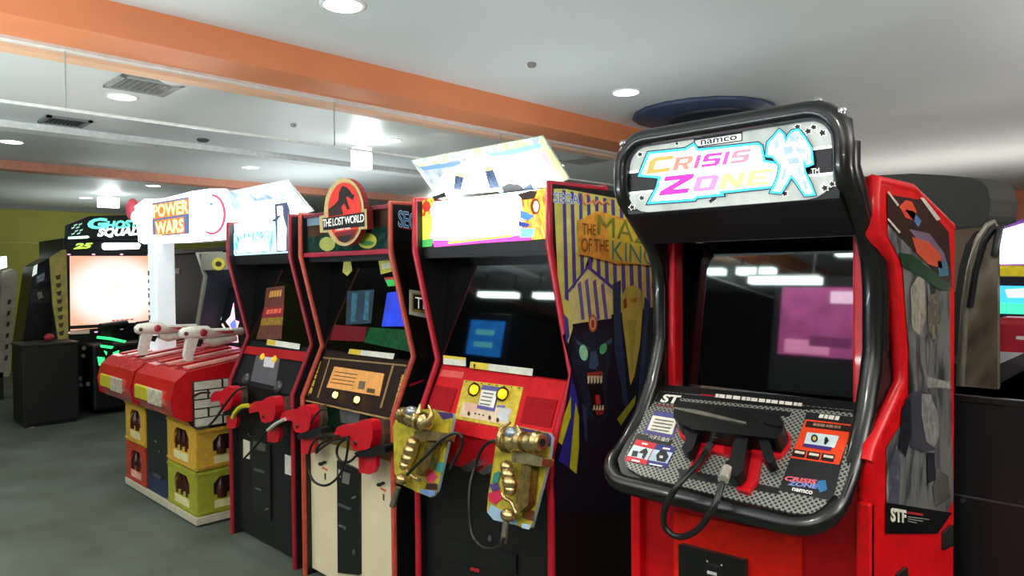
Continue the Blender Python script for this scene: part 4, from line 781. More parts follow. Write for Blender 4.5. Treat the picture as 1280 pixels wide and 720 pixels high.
# golden guns on printed boards
def golden(label, pts_board, G, cable, tip):
    GPl = plane(at(*pts_board[0], PY(Y0-.02)), (-.12, -1, .25)); t = thing('golden_gun', label, 'toy gun', tuple(at(pts_board[0][0], pts_board[0][1], GPl)), 'golden guns of the striped machine')
    bd = MB().pprism(pts_board, GPl, .012, m('#a89a2c', .4, var=.3, scale=40), side=m('#8fa0b0', .2)).build('board', t, .004)
    a = MB()
    for l, c in G['print']: a.dec(l, GPl, .014+.0006*len(a.f), m(c, .4))
    a.build('board_print', bd)
    a = MB().pprism(G['bracket'], GPl, .05, GOLD, .012); a.build('bracket', t, .006)
    a = MB(); k = G['knobs']
    for x, y_, r in k: a.ell(at(x, y_, GPl, .05), (r, r*.9, r*.85), GOLD)
    a.tube([at(x, y_, GPl, .042) for x, y_, r in k], [r*.8 for x, y_, r in k], GOLD, 10); a.build('grip', t)
    hd = G['head']; hp = spline([at(x, y_, GPl, .07) for x, y_, r in hd], 4); hr = [float(np.interp(i/4, range(len(hd)), [r for _, _, r in hd]))*(1+.13*math.sin(i*2.1)) for i in range(len(hp))]
    br = MB().tube(hp, hr, GOLD, 14).build('barrel', t)
    MB().tube([hp[-1], hp[-1]+(hp[-1]-hp[-2])*.3], hr[-1]*.6, m('#120f0a', .6), 12).build('muzzle', br)
    for i in (5, 11): MB().tube([hp[i]-(hp[i+1]-hp[i])*.3, hp[i]+(hp[i+1]-hp[i])*.3], hr[i]*1.25, m('#8d7a4a', .3, .9, var=.4), 14).build('barrel_band', br)
    MB().ell(hp[7]+np.array([0, -.01, .03]), (.03, .025, .022), m('#9aa0a8', .3, .7)).build('sight', br)
    a = MB(); 
    for q in G['horn']: a.tube(spline([at(x, y_, GPl, .08) for x, y_ in q], 5), [.020-.016*i/(5*(len(q)-1)) for i in range(5*(len(q)-1)+1)], GOLD, 10)
    a.build('crest', t)
    a = MB().pprism(G['mag'], GPl, .035, m('#8c7440', .35, .8, var=.4, scale=50), .014); a.build('magazine', t, .006)
    a = MB().tube(spline([at(x, y_, GPl, .05) for x, y_ in G['trig']], 5), .008, GOLD, 8); a.build('trigger_guard', t)
    MB().ell(at(*G['butt'], GPl, .05), (.03, .025, .022), GOLD).build('butt', t)
    cbl = MB().tube(spline([at(x, y_, GPl, d) for x, y_, d in cable], 8), .0065, m('#161614', .4), 8).build('cable', t)
    MB().tube([at(x, y_, GPl, .05) for x, y_ in tip], .012, m('#6e6a5c', .4, .5), 10).build('cable_collar', cbl)
    return t
C_ = lambda l: pick(l, 3.6, 560, 500)
Gr = dict(bracket=C_([(285, 245), (325, 225), (425, 262), (420, 300), (310, 282), (285, 280)]), knobs=[(560+x/3.6, 500+y_/3.6, r) for x, y_, r in ((265, 300, .026), (272, 335, .030), (280, 372, .031), (280, 405, .024))],
    head=[(560+x/3.6, 500+y_/3.6, r) for x, y_, r in ((228, 185, .016), (260, 190, .034), (310, 185, .036), (360, 190, .03), (405, 190, .034), (425, 192, .026))], horn=[C_([(250, 195), (235, 165), (245, 130), (280, 102)]), C_([(330, 190), (325, 150), (310, 115)])],
    mag=C_([(330, 290), (375, 300), (360, 470), (320, 510), (300, 490), (310, 400)]), trig=C_([(245, 420), (255, 440), (285, 460), (300, 490), (310, 510)]), butt=C_([(270, 518)])[0],
    print=[(C_([(320, 122), (450, 150), (465, 165), (460, 210), (420, 200), (330, 160)]), '#3c2a6a'), (C_([(180, 420), (235, 405), (245, 440), (215, 470), (185, 455)]), '#c8284c'), (C_([(360, 420), (385, 350), (390, 440), (370, 490)]), '#2f6a8a'), (C_([(195, 470), (310, 540), (315, 565), (205, 540), (175, 505)]), '#8fb0c8'), (C_([(185, 380), (225, 375), (235, 400), (200, 412)]), '#4a3a7a'), (C_([(340, 490), (390, 500), (385, 545), (330, 530)]), '#5c3418'), (C_([(330, 555), (375, 560), (365, 583), (332, 576)]), '#a9c4d4'), (C_([(205, 330), (235, 320), (225, 370), (200, 375)]), '#2f7a78')])
golden('golden ornate gun on yellow board, on the right of the striped machine front', C_([(228, 120), (320, 118), (455, 148), (468, 170), (455, 270), (375, 575), (345, 580), (175, 500), (180, 430)]), Gr,
    [(560+x/3.6, 500+y_/3.6, d) for x, y_, d in ((225, 182, .08), (185, 190, .08), (150, 225, .06), (125, 290, .05), (100, 380, .06), (95, 480, .06), (105, 590, .05), (140, 650, .05), (190, 670, .05), (235, 655, .06), (252, 620, .06))], C_([(250, 645), (262, 545)]))
D_ = lambda l: pick(l, 4.5, 480, 480)
Gl = dict(bracket=D_([(170, 265), (215, 255), (345, 275), (335, 320), (230, 320), (165, 300)]), knobs=[(480+x/4.5, 480+y_/4.5, r) for x, y_, r in ((165, 330, .030), (150, 375, .033), (135, 420, .032), (120, 460, .026))],
    head=[(480+x/4.5, 480+y_/4.5, r) for x, y_, r in ((95, 175, .028), (130, 180, .034), (180, 200, .036), (225, 215, .034), (250, 225, .02))], horn=[D_([(225, 225), (255, 205), (268, 165), (250, 120)]), D_([(190, 190), (200, 150), (205, 112)])],
    mag=D_([(240, 320), (290, 330), (250, 470), (200, 520), (175, 505), (215, 400)]), trig=D_([(130, 490), (160, 520), (190, 540), (215, 530)]), butt=D_([(100, 535)])[0],
    print=[(D_([(300, 155), (385, 165), (390, 190), (330, 200)]), '#3a2a6a'), (D_([(235, 510), (275, 490), (298, 520), (270, 560), (240, 540)]), '#d83a6a'), (D_([(285, 440), (340, 440), (330, 500), (290, 490)]), '#3a8a80'), (D_([(200, 590), (285, 600), (290, 625), (260, 635), (205, 612)]), '#6a86b8'), (D_([(300, 240), (370, 215), (350, 330), (310, 400)]), '#b4a02c'), (D_([(240, 560), (300, 560), (295, 595), (230, 590)]), '#3c2018')])
golden('golden ornate gun on yellow board, on the left of the striped machine front', D_([(85, 150), (270, 140), (385, 165), (392, 190), (300, 600), (265, 640), (190, 610), (90, 560), (60, 500), (50, 240)]), Gl,
    [(480+x/4.5, 480+y_/4.5, d) for x, y_, d in ((130, 510, .09), (200, 440, .10), (260, 380, .10), (320, 315, .09), (380, 280, .07), (420, 280, .05), (440, 310, .04), (430, 370, .03), (400, 420, .03), (370, 480, .03))], D_([(45, 690), (80, 580)]))

# ================================================================ THE CRATE MACHINE
bx0, bx1, by = -5.76, -4.456, 1.74
cr = thing('crate_gun_machine', 'shooting machine on beer crate base with red consoles and white lit sign', 'arcade machine', ((bx0+bx1)/2, by, 0))
MB().box(bx0+.02, bx1-.02, by+.03, by+.85, .06, .62, m('#1a1712', .6)).build('base', cr)
MB().box(bx0-.01, bx1+.01, by-.01, by+.86, 0.012, .06, m('#b9b39c', .6)).build('plinth', cr, .004)
YC, RC, GC = m('#c39a34', .5, var=.15), m('#a93a26', .5), m('#97992c', .5, var=.15); BOT = m('#3a1c10', .2); HOLE = m('#1c120c', .6)
def crate(P, u0, u1, z0, z1, col, nb):          # P maps (u, depth inward, z) to the world
    c = MB(); w_ = u1-u0; hx0, hx1 = u0+.24*w_, u0+.76*w_; hz0, hz1 = z0+.42*(z1-z0), z0+.82*(z1-z0); ch = .18*(hx1-hx0)
    hole = [(hx0, hz0), (hx1, hz0), (hx1, hz1-ch), (hx1-ch, hz1), (hx0+ch, hz1), (hx0, hz1-ch)]
    def fr(q): c.prism([P(u, 0, z) for u, z in q], np.array(P(0, .025, 0))-np.array(P(0, 0, 0)), col)
    fr([(u0, z0), (u1, z0), (u1, hz0), (u0, hz0)]); fr([(u0, hz1), (u1, hz1), (u1, z1), (u0, z1)])
    fr([(u0, hz0), (hx0, hz0), (hx0, hz1), (u0, hz1)]); fr([(hx1, hz0), (u1, hz0), (u1, hz1), (hx1, hz1)])
    fr([(hx0, hz1-ch), (hx0+ch, hz1), (hx0, hz1)]); fr([(hx1, hz1-ch), (hx1, hz1), (hx1-ch, hz1)])
    o_ = c.build('crate', cr)
    r_ = MB()
    for z in (z0+.012, z1-.022): r_.prism([P(u0, -.008, z), P(u1, -.008, z), P(u1, -.008, z+.012), P(u0, -.008, z+.012)], np.array(P(0, .01, 0))-np.array(P(0, 0, 0)), col)
    r_.prism([P(u0+.25*w_, -.003, z0+.12*(z1-z0)), P(u0+.75*w_, -.003, z0+.12*(z1-z0)), P(u0+.75*w_, -.003, z0+.3*(z1-z0)), P(u0+.25*w_, -.003, z0+.3*(z1-z0))], np.array(P(0, .003, 0))-np.array(P(0, 0, 0)), m('#d8cf9a', .5) if col is not RC else m('#d8a090', .5))
    r_.build('crate_rib', o_)
    for k in range(nb):
        u = hx0+(k+.5)*(hx1-hx0)/nb; q = P(u, .022, hz0-.02); hh = hz1-hz0+.02; r = .36*(hx1-hx0)/nb
        MB().lathe(q, (0, 0, 1), [(r, 0), (r, hh*.45), (r*.45, hh*.75), (r*.4, hh)], BOT, 10).build('bottle', o_)
PF = lambda u, d, z: (u, by+d, z); PS = lambda u, d, z: (bx1-d, u, z)
crate(PF, bx0, -5.345, .345, .64, YC, 2); crate(PF, bx0, -5.345, .06, .338, RC, 2); crate(PF, -4.93, bx1-.004, .345, .63, YC, 3); crate(PF, -4.93, bx1-.004, .06, .338, GC, 3)
crate(PS, by+.004, by+.42, .345, .60, YC, 2); crate(PS, by+.004, by+.42, .06, .338, GC, 2); crate(PS, by+.425, by+.84, .345, .60, YC, 2); crate(PS, by+.425, by+.84, .06, .338, GC, 2)
dd = MB().box(-5.335, -4.94, by+.005, by+.03, .18, .64, m('#16171c', .35)).build('coin_door', cr, .004)
a = MB().box(-5.16, -5.10, by-.006, by+.006, .42, .44, CHROME); a.build('coin_slot', dd); MB().box(-5.2, -5.05, by-.008, by+.006, .185, .2, STEEL).build('door_handle', dd); MB().box(-5.09, -5.06, by-.004, by+.006, .36, .375, CHROME).build('lock', dd)
MB().box(-5.335, -4.94, by+.005, by+.03, .06, .18, m('#1c2a4a', .4)).build('blue_panel', cr)
# two red moulded consoles
SH = m('#c01820', .22, coat=.7)
for x0, x1 in ((-5.93, -5.20), (-5.16, -4.475)):
    c = MB(); n = 9; prof = [(1.60, .80), (1.615, .70), (1.68, .66), (1.95, .655), (2.4, .66), (2.4, 1.02), (2.1, 1.02), (1.85, .985), (1.70, .965), (1.63, .91)]
    o_ = c.yzprism(prof, x0, x1, SH).build('console', cr, .06, 4)
    xm = (x0+x1)/2
    a = MB().box(xm-.26, xm-.02, 1.588, 1.61, .755, .845, m('#c2b52e', .3)).box(xm-.02, xm+.2, 1.588, 1.61, .745, .845, m('#b8b09a', .3, var=.4)); a.build('console_label', o_, .008)
    a = MB()
    for k in range(4):
        xx = x0+.12+k*.15; a.yzprism([(1.72, .975), (2.2, 1.035), (2.2, 1.05), (1.72, .988)], xx, xx+.07, m('#d89a92', .25, coat=.5) if k % 2 else m('#b01a22', .3))
    a.build('console_ridge', o_, .01)
# brick panel on the side, brick by brick
bp_ = MB().box(bx1-.018, bx1+.006, 1.725, 2.35, .615, .905, m('#191613', .7)).build('brick_panel', cr, .02)
bm_ = m('#c9c6b6', .6)
for r in range(5):
    z0 = .62+r*.057; u = 1.73-(.09 if r % 2 else 0)
    while u < 2.34:
        y0_, y1_ = max(u, 1.73), min(u+.172, 2.345)
        if y1_-y0_ > .02: MB().box(bx1+.004, bx1+.014, y0_+.004, y1_-.004, z0+.004, z0+.052, bm_).build('brick', bp_)
        u += .18
# sign, post
MB().box(-5.66, -5.50, 1.88, 2.02, .98, 1.86, m('#dfe9ee', .4, emit=.35)).build('sign_post', cr, .012)
a = MB()
for k in range(9): a.box(-5.655, -5.625-.008*(k % 2), 1.878, 1.882, 1.12+k*.055, 1.135+k*.055+.01*(k % 3), m('#4a5a58', .5))
a.build('post_marks', cr)
SP = PY(1.93); sgn = MB().pprism([(168, 258), (180, 249), (205, 248), (240, 239), (262, 236), (283, 236), (292, 244), (296, 254), (298, 264), (293, 274), (290, 299), (240, 303), (180, 305), (173, 302)], SP, .10, glow('#fbffff', 2.6), -.10, side=m('#d8e0e0', .5)).build('lit_sign', cr, .01)
SP = PY(1.93); a = MB()
a.dec([(190, 254), (236, 246), (237, 292), (191, 296)], SP, .002, glow('#4a5f86', .7))
a.dec([(190.5, 256), (235, 248.5), (235.5, 267), (191.5, 274)], SP, .003, glow('#e8682a', 1.0)); a.dec([(193.5, 276), (230, 271), (230.5, 291), (195, 294)], SP, .003, glow('#ea6a30', 1.0))
a.text('POWER', [(192, 272), (235, 266), (234.5, 250), (191.5, 257)], SP, .0045, glow('#ffd28a', 1.5), 0, .03); a.text('WARS', [(195, 292.5), (229, 289.5), (229, 273.5), (194.5, 278)], SP, .0045, glow('#ffd890', 1.5), 0, .03); a.build('sign_lettering', sgn)
a = MB(); ring = [(265, 271, 22, 27)]
n = 40; pts_o = [(265+17.5*math.cos(2*math.pi*k/n), 268+25.5*math.sin(2*math.pi*k/n)) for k in range(n)]; pts_i = [(264.5+14.5*math.cos(2*math.pi*k/n), 268+22.5*math.sin(2*math.pi*k/n)) for k in range(n)]
for k in range(n):
    if 12 < k < 30: continue
    a.dec([pts_o[k], pts_o[(k+1) % n], pts_i[(k+1) % n], pts_i[k]], SP, .003, glow('#e8405a', 1.1))
a.dec([(261, 257), (264, 252), (267, 256.5)], SP, .003, glow('#3a7ac8', .9)); a.dec([(262.5, 266), (268, 272), (267, 273), (262, 267)], SP, .003, glow('#e8607a', 1)); a.dec([(266.5, 264), (271.5, 271), (269, 280.5), (268, 280), (270, 272), (266, 265)], SP, .003, glow('#8a98b8', .8)); a.build('sign_emblem', sgn)
a = MB().ell(at(166, 262, PY(1.95)), (.07, .05, .09), m('#c8485a', .35, emit=.3)).ell(at(172, 272, PY(1.93)), (.05, .05, .06), m('#f2f2f0', .4, emit=.5)); a.build('sign_ornament', cr)
# monitor unit at the back
FR = m('#6c7066', .45)
MB().yzprism([(2.44, .95), (2.26, 1.0), (2.36, 1.55), (2.30, 1.73), (2.9, 1.73), (2.9, .95)], -5.80, -5.775, m('#26303a', .45)).build('monitor_side', cr); MB().yzprism([(2.44, .95), (2.26, 1.0), (2.36, 1.55), (2.30, 1.73), (2.9, 1.73), (2.9, .95)], -4.60, -4.575, m('#26303a', .45)).build('monitor_side', cr)
for xx in (-5.79, -4.585): MB().tube([(xx, 2.26, 1.0), (xx, 2.36, 1.55), (xx, 2.30, 1.73), (xx, 2.5, 1.735)], .02, m('#7d8274', .4), 8).build('monitor_edge', cr)
MB().box(-5.775, -4.60, 2.32, 2.36, 1.60, 1.73, m('#77786a', .5)).build('monitor_header', cr)
MB().pprism(oval(273, 330, 8, 8, 20), PY(2.32), .006, m('#b5a83a', .5)).dec(oval(273, 330, 4, 3.4, 12), PY(2.32), .008, m('#25231c', .5)).build('maker_badge', cr)
MB().yzprism([(2.42, .98), (2.60, 1.6), (2.62, 1.6), (2.44, .98)], -5.775, -4.60, m('#2a3644', .4)).build('monitor_shroud', cr)
MP = slope(2.42, .98, 2.60, 1.6)
MB().pprism([(276, 360), (330, 356), (330, 440), (266, 440)], MP, .01, m('#12151c', .15)).build('monitor_screen', cr)
a = MB(); a.dec([(276, 362), (283, 362), (278, 388), (273, 388)], MP, .012, glow('#2a74f0', 2.2)); a.bars([(273, 390), (278, 390), (277, 400), (272, 400)], MP, .012, glow('#b8c4d0', .6), 2)
a.dec([(288, 395), (292, 378), (294, 400), (299, 402), (296, 412), (298, 428), (286, 428), (290, 412), (282, 402)], MP, .012, glow('#f4a0c0', 2)); a.dec([(287, 405), (294, 398), (296, 408), (290, 413)], MP, .013, glow('#4a60e0', 1.6)); a.dec([(278, 404), (288, 420), (287, 422), (277, 406)], MP, .013, glow('#f4d0b0', 1.6)); a.build('screen_image_or_reflection', cr)

# white toy guns on stalks
def toygun(x, y, z, label, sc=.72):
    t = thing('toy_blaster', label, 'toy gun', (x, y, z), 'white blasters on the crate machine'); W_ = m('#dcdcd2', .4); Rr = m('#a8343c', .4)
    MB().tube([(x, y-.16, z+.17), (x, y-.13, z+.175), (x, y-.02, z+.175), (x, y+.08, z+.17), (x, y+.12, z+.16), (x, y+.42, z+.16), (x, y+.43, z+.16)], [.028, .05, .062, .062, .045, .036, .026], W_, 14).build('body', t)
    MB().yzprism([(y-.10, z+.13), (y+.0, z+.13), (y-.05, z-.03), (y-.06, z-.08), (y-.12, z-.08), (y-.13, z-.02)], x-.03, x+.03, W_).build('grip', t, .012)
    MB().tube([(x, y+.06, z+.10), (x, y+.14, z+.075), (x, y+.36, z+.095)], [.03, .045, .03], m('#cfcfc0', .4), 12).build('tank', t)
    MB().lathe((x+.058, y+.03, z+.175), (1, 0, 0), [(.035, 0), (.03, .012), (.012, .016)], Rr).build('cap', t); MB().lathe((x+.045, y-.12, z+.172), (1, 0, 0), [(.02, 0), (.016, .012), (.006, .014)], m('#5a2a30', .4)).build('rear_cap', t)
    MB().box(x+.032, x+.042, y+.14, y+.32, z+.15, z+.175, Rr).build('stripe', t); MB().yzprism([(y-.0, z+.10), (y+.05, z+.10), (y+.02, z+.04), (y-.02, z+.05)], x-.008, x+.008, DARK).build('trigger', t)
    MB().tube([(x, y-.09, z-.08), (x, y-.09, z-.105)], .02, DARK, 10).build('stalk', t); t.scale = (sc, sc, sc); return t
toygun(-4.78, 1.89, 1.055, 'white toy blaster on the nearer red console, by the monitor'); toygun(-5.35, 1.80, 1.06, 'white toy blaster on the farther red console')

# ================================================================ THE FAR LEFT END
gs = thing('large_screen_machine', 'black machine with big glowing orange white screen and green lettered header', 'arcade machine', (-9.6, 2.7, 0))
GX = PX(-9.3); g0, g1 = 2.19, 3.27
MB().box(-10.4, -9.3, g0, g1, .05, 2.0, BLACK).build('body', gs, .01)
MB().pprism([(84, 298), (85, 281), (112, 270), (200, 268), (205, 300)], GX, .12, m('#0a0f12', .4), -.05, side=m('#123a38', .4, emit=.2)).build('header', gs, .01)
SC, nt, b = special('bright_screen'); 
tcn = nt.nodes.new('ShaderNodeTexCoord'); mpn = nt.nodes.new('ShaderNodeMapping'); gr = nt.nodes.new('ShaderNodeTexGradient'); gr.gradient_type = 'SPHERICAL'; rp = nt.nodes.new('ShaderNodeValToRGB')
mpn.inputs['Location'].default_value = (0, 0, 0); mpn.inputs['Scale'].default_value = (1.5, 1.5, 1.9)
nt.links.new(tcn.outputs['Object'], mpn.inputs['Vector']); nt.links.new(mpn.outputs[0], gr.inputs[0]); nt.links.new(gr.outputs['Fac'], rp.inputs[0])
rp.color_ramp.elements[0].position = .12; rp.color_ramp.elements[0].color = lin('#f0a488')+[1]; rp.color_ramp.elements[1].position = .62; rp.color_ramp.elements[1].color = (1, 1, .96, 1)
nt.links.new(rp.outputs[0], b.inputs['Emission Color']); b.inputs['Emission Strength'].default_value = 1.15; b.inputs['Base Color'].default_value = (.02, .02, .02, 1)
sq = [at(x, y_, GX) for x, y_ in ((88, 413), (196, 404), (196, 320), (87, 320))]; cen = sum(sq)/4
scr = MB().prism([p_-cen+np.array(gs.location) for p_ in sq], (.012, 0, 0), SC).build('screen', gs); scr.location = tuple(cen-np.array(gs.location))
a = MB(); a.dec([(125, 366), (138, 358), (142, 352), (152, 350), (150, 356), (140, 362), (130, 369)], GX, .014, glow('#f6dcc8', 1.0)); a.build('screen_image_or_reflection', gs); a = MB().bars([(140, 402), (168, 400), (168, 398), (140, 400)], GX, .014, glow('#c87a6a', .6), 5); a.build('screen_text', gs)
a = MB(); HX = PX(-9.23); gc = glow('#5fe0bc', 1.5); gw = glow('#eafff4', 1.6)
a.text('G', [(110, 286), (131, 285), (133, 273), (112, 274)], HX, .003, gc, 0, .05); a.text('HOST', [(133, 286), (172, 284), (172, 275), (134, 277)], HX, .003, gc, .1, .05); a.text('SQUAD', [(122, 297), (174, 295), (176, 284), (124, 286)], HX, .004, gw, .1, .05)
for k, (x, y_) in enumerate(((94, 281), (100, 280), (91, 284.5), (97, 284), (95, 288.5), (101, 287.5), (91, 292), (98, 291.5))): a.dec([(x-1.5, y_), (x+3, y_-1.5), (x+2, y_+.6), (x-2, y_+2)], HX, .003, glow('#9ac8b8', .8))
a.dec([(85, 296), (110, 294.5), (112, 296.5), (109, 298), (85, 299)], HX, .003, glow('#c8f2e2', 1.2)); a.build('header_lettering', gs)
a = MB(); a.pprism([(128, 305), (131, 303.5), (173, 303.5), (176, 306), (174, 311), (131, 312.5), (128, 310)], GX, .02, glow('#e4ecff', 3)); a.build('lit_bar', gs)
a = MB(); a.text('25', [(93, 311), (113, 310), (115, 304), (94, 304.5)], GX, .004, glow('#a8e04a', 1.6), .2, .05); a.build('number_display', gs)
MB().box(-9.3, -9.28, g0, g1, .96, 1.0, m('#2a2a2c', .4)).build('screen_rail', gs)
MB().box(-9.3, -8.86, 2.35, 3.2, .06, .80, m('#0c0d0e', .45)).build('pedestal', gs, .03)
a = MB(); GG = m('#15181a', .4); gn = glow('#2ae06a', 2.2)
for y_ in (2.46, 2.85):
    a.tube([(-8.95, y_, .98), (-9.05, y_+.3, 1.0)], .05, GG, 10); a.box(-9.0, -8.94, y_+.02, y_+.12, .78, .98, GG)
a.build('mounted_gun', gs)
a = MB()
for q in ([(122, 420), (140, 422), (158, 426), (156, 428.5), (138, 425), (121, 423)], [(126, 431), (142, 433), (140, 436), (126, 434)], [(122, 446), (131, 447), (130, 456), (124, 457)], [(141, 441), (149, 438), (146, 446)], [(130, 438), (134, 440), (133, 444)]): a.pprism(q, PX(-8.86), .01, gn)
a.build('green_light', gs)
a = MB()
for cx, cy, r in ((100, 473, 3.2), (101, 481, 2.8), (110, 480, 2.8), (104, 445, 2.5), (105, 435, 3)): a.pell(cx, cy, r, r, PX(-8.86), .004, m('#6a6f68', .4), 10)
a.build('pedestal_badge', gs)
MB().pprism([(88, 413), (112, 412), (112, 417), (88, 418)], GX, .02, m('#c9b29a', .5, emit=.2)).build('price_label', gs)
a = MB()
for x, y_ in ((86, 318), (117, 318), (152, 318), (186, 319), (86, 416), (120, 415), (152, 411), (184, 407)): a.ell(at(x, y_, GX, .008), (.01, .02, .01), m('#e8b8d8', .4, emit=.8), 8, 6)
a.build('frame_light', gs)
# black pedestal box in front
pb = thing('black_pedestal', 'plain black square pedestal box on the carpet left of the big screen machine', 'pedestal', (-8.9, 1.9, 0))
MB().box(-9.15, -8.69, 1.66, 2.17, .03, .84, m('#121212', .5)).build('body', pb, .01); MB().box(-9.16, -8.68, 1.65, 2.18, .84, .865, m('#2a2924', .4)).build('top', pb, .004); MB().box(-9.13, -8.71, 1.68, 2.15, 0, .03, DARK).build('foot', pb)
MB().pprism([(36, 535), (43, 533), (42, 535), (37, 537)], PX(-8.69), .004, m('#a8a898', .4)).build('floor_sticker', pb)
tag(MB().ell((-8.9, 1.95, .91), (.04, .05, .042), m('#a02c34', .5)).build('red_ball'), 'small red object on the black pedestal', 'ornament')
# dark machine with dim posters behind the pedestal
dm = thing('dark_poster_machine', 'dark leaning machine covered in dim posters behind the black pedestal', 'arcade machine', (-9.75, 2.0, 0))
DP = PX(-9.5)
MB().pprism([(42, 333), (62, 322), (66, 430), (64, 470), (26, 470), (28, 430)], DP, .5, m('#0e1013', .3), -.5).build('body', dm); MB().box(-10.0, -9.5, 1.83, 2.1, 0, .55, BLACK).build('base', dm)
a = MB()
for q, c in (([(44, 336), (60, 326), (62, 352), (42, 358)], '#1e2a38'), ([(46, 346), (56, 340), (55, 350), (46, 354)], '#8a94a0'), ([(40, 362), (63, 358), (63, 378), (38, 380)], '#2a2c30'), ([(46, 366), (52, 364), (54, 372), (48, 374)], '#7c7a72'), ([(36, 384), (64, 382), (65, 426), (32, 428)], '#111418')): a.dec(q, DP, .003+.0006*len(a.f), m(c, .3, var=.5, scale=25))
a.dec([(42, 333), (47, 330), (46, 342), (40, 346)], DP, .006, m('#d8e4e0', .4, emit=.6)); a.build('poster', dm)
yb = thing('yellow_standee', 'yellowish board with dark markings leaning beside the big screen', 'board', (-9.22, 2.12, 0)); YP = PX(-9.2)
MB().pprism([(62, 322), (78, 312), (83, 312), (86, 432), (74, 432), (66, 380)], YP, .03, m('#a79a50', .6, var=.25, scale=12), -.03).build('board', yb); MB().box(-9.28, -9.23, 2.06, 2.17, 0, .95, DARK).build('stand', yb)
a = MB()
for k in range(8): a.dec([(69+k*.6, 345+k*10), (76+k*.6, 343+k*10), (75+k*.6, 349+k*10), (71+k*.6, 350+k*10)], YP, .003, m('#3c3620', .6))
a.build('board_print', yb)
# pale machine at the edge of the picture, and the blue-white light on it
wm = thing('pale_machine', 'pale slanted machine edge with a lit top at the far left', 'arcade machine', (-11.0, 1.7, 0)); WX = PX(-11.0)
MB().pprism([(4, 340), (16, 336), (22, 340), (12, 470), (-8, 474)], WX, .5, m('#b5aa9a', .5, var=.2, scale=6), -.5).build('body', wm); MB().pprism([(-6, 322), (8, 320), (9, 334), (-6, 338)], WX, .1, glow('#e4fff4', 2.5), -.05).build('lit_top', wm)
MB().box(-11.5, -11.0, 1.42, 1.9, 0, .35, m('#2c2822', .6)).build('base', wm)
a = MB()
for k in range(6): a.dec([(10-k*.8, 375+k*14), (14-k*.8, 374+k*14), (13-k*.8, 380+k*14), (9-k*.8, 381+k*14)], WX, .003, m('#3a3632', .6))
a.build('side_print', wm)
# black cabinet behind the sign post
bk = thing('black_cabinet', 'black cabinet standing behind the white sign post', 'arcade machine', (-7.2, 3.4, 0)); 
MB().box(-8.6, -6.2, 3.0, 3.8, .03, 1.80, m('#0d0e10', .6)).build('body', bk, .02); MB().box(-8.62, -6.18, 2.98, 3.82, 1.80, 1.84, m('#241b1a', .5)).build('top', bk, .01); MB().box(-8.5, -6.3, 3.05, 3.75, 0, .03, DARK).build('foot', bk)
MB().pprism([(218, 336), (224, 335), (224, 342), (218, 342)], PY(3.0), .006, m('#8a7a72', .5)).build('label', bk)

# ================================================================ THE RIGHT SIDE, BEHIND THE RED MACHINE
bb = thing('black_low_cabinet', 'plain black waist high cabinet at the right edge behind the red machine', 'cabinet', (0, 3.2, 0)); BY = 2.80
MB().box(-.80, .6, BY, 3.7, .03, 1.125, m('#0c0c10', .4)).build('body', bb, .006); MB().box(-.82, .62, BY-.006, 3.72, 1.10, 1.125, m('#1a1a1c', .3)).build('top', bb, .004); MB().box(-.78, .58, BY+.03, 3.67, 0, .03, DARK).build('foot', bb)
MB().box(-.80, .6, BY-.004, BY, .775, .781, m('#3a3a3e', .4)).build('seam', bb); MB().pprism(oval(1203, 626, 3.5, 2.6, 10), PY(BY), .01, m('#3c3a36', .4)).build('lock', bb)
# tall machine with curved clear edged side panel
cm = thing('curved_side_machine', 'machine with curved silver edged brown printed side panel behind the red machine', 'arcade machine', (-.45, 3.45, 0)); 
CP_ = PY(3.0)
cur = [(1200, 490), (1203, 440), (1207, 380), (1214, 335), (1224, 300), (1236, 282), (1245, 279), (1247, 300), (1247, 490)]
MB().pprism(cur, CP_, .04, BROWNART, -.04, side=m('#8a8578', .25, .6)).build('side_panel', cm); MB().tube([at(x, y_, CP_, -.005) for x, y_ in cur[:7]], .016, m('#a59f90', .25, .7), 8).build('silver_edge', cm)
MB().tube([at(x+5, y_+4, CP_, .004) for x, y_ in cur[2:7]]+[at(1243, 320, CP_, .004)], .012, m('#17161c', .3), 8).build('inner_edge', cm)
MB().prism([at(x, y_, PY(3.04)) for x, y_ in cur], (-.16, .55, 0), m('#15151a', .5)).build('hood', cm); MB().box(-.78, -.56, 3.04, 3.62, 1.127, 1.2, DARK).build('mount', cm)
# dark rounded screen back above it
db = thing('dark_screen_back', 'dark grey rounded back of a raised screen above the red machine side', 'screen', (-1.0, 3.6, 0)); nrm = ray(1160, 250); DPl = plane(at(1160, 250, PY(3.75)), (-.35, -1, 0))
MB().pprism([(1060, 222), (1100, 219), (1140, 217), (1180, 219), (1210, 222), (1226, 226), (1234, 234), (1238, 250), (1236, 276), (1225, 281), (1180, 284), (1060, 300)], DPl, .2, m('#3b3b36', .65, var=.25, scale=250), -.2).build('back_shell', db, .02)
pq = at(1150, 290, DPl, -.12); MB().box(pq[0]-.08, pq[0]+.08, pq[1]-.06, pq[1]+.06, 0, pq[2]+.1, DARK).build('stand', db)
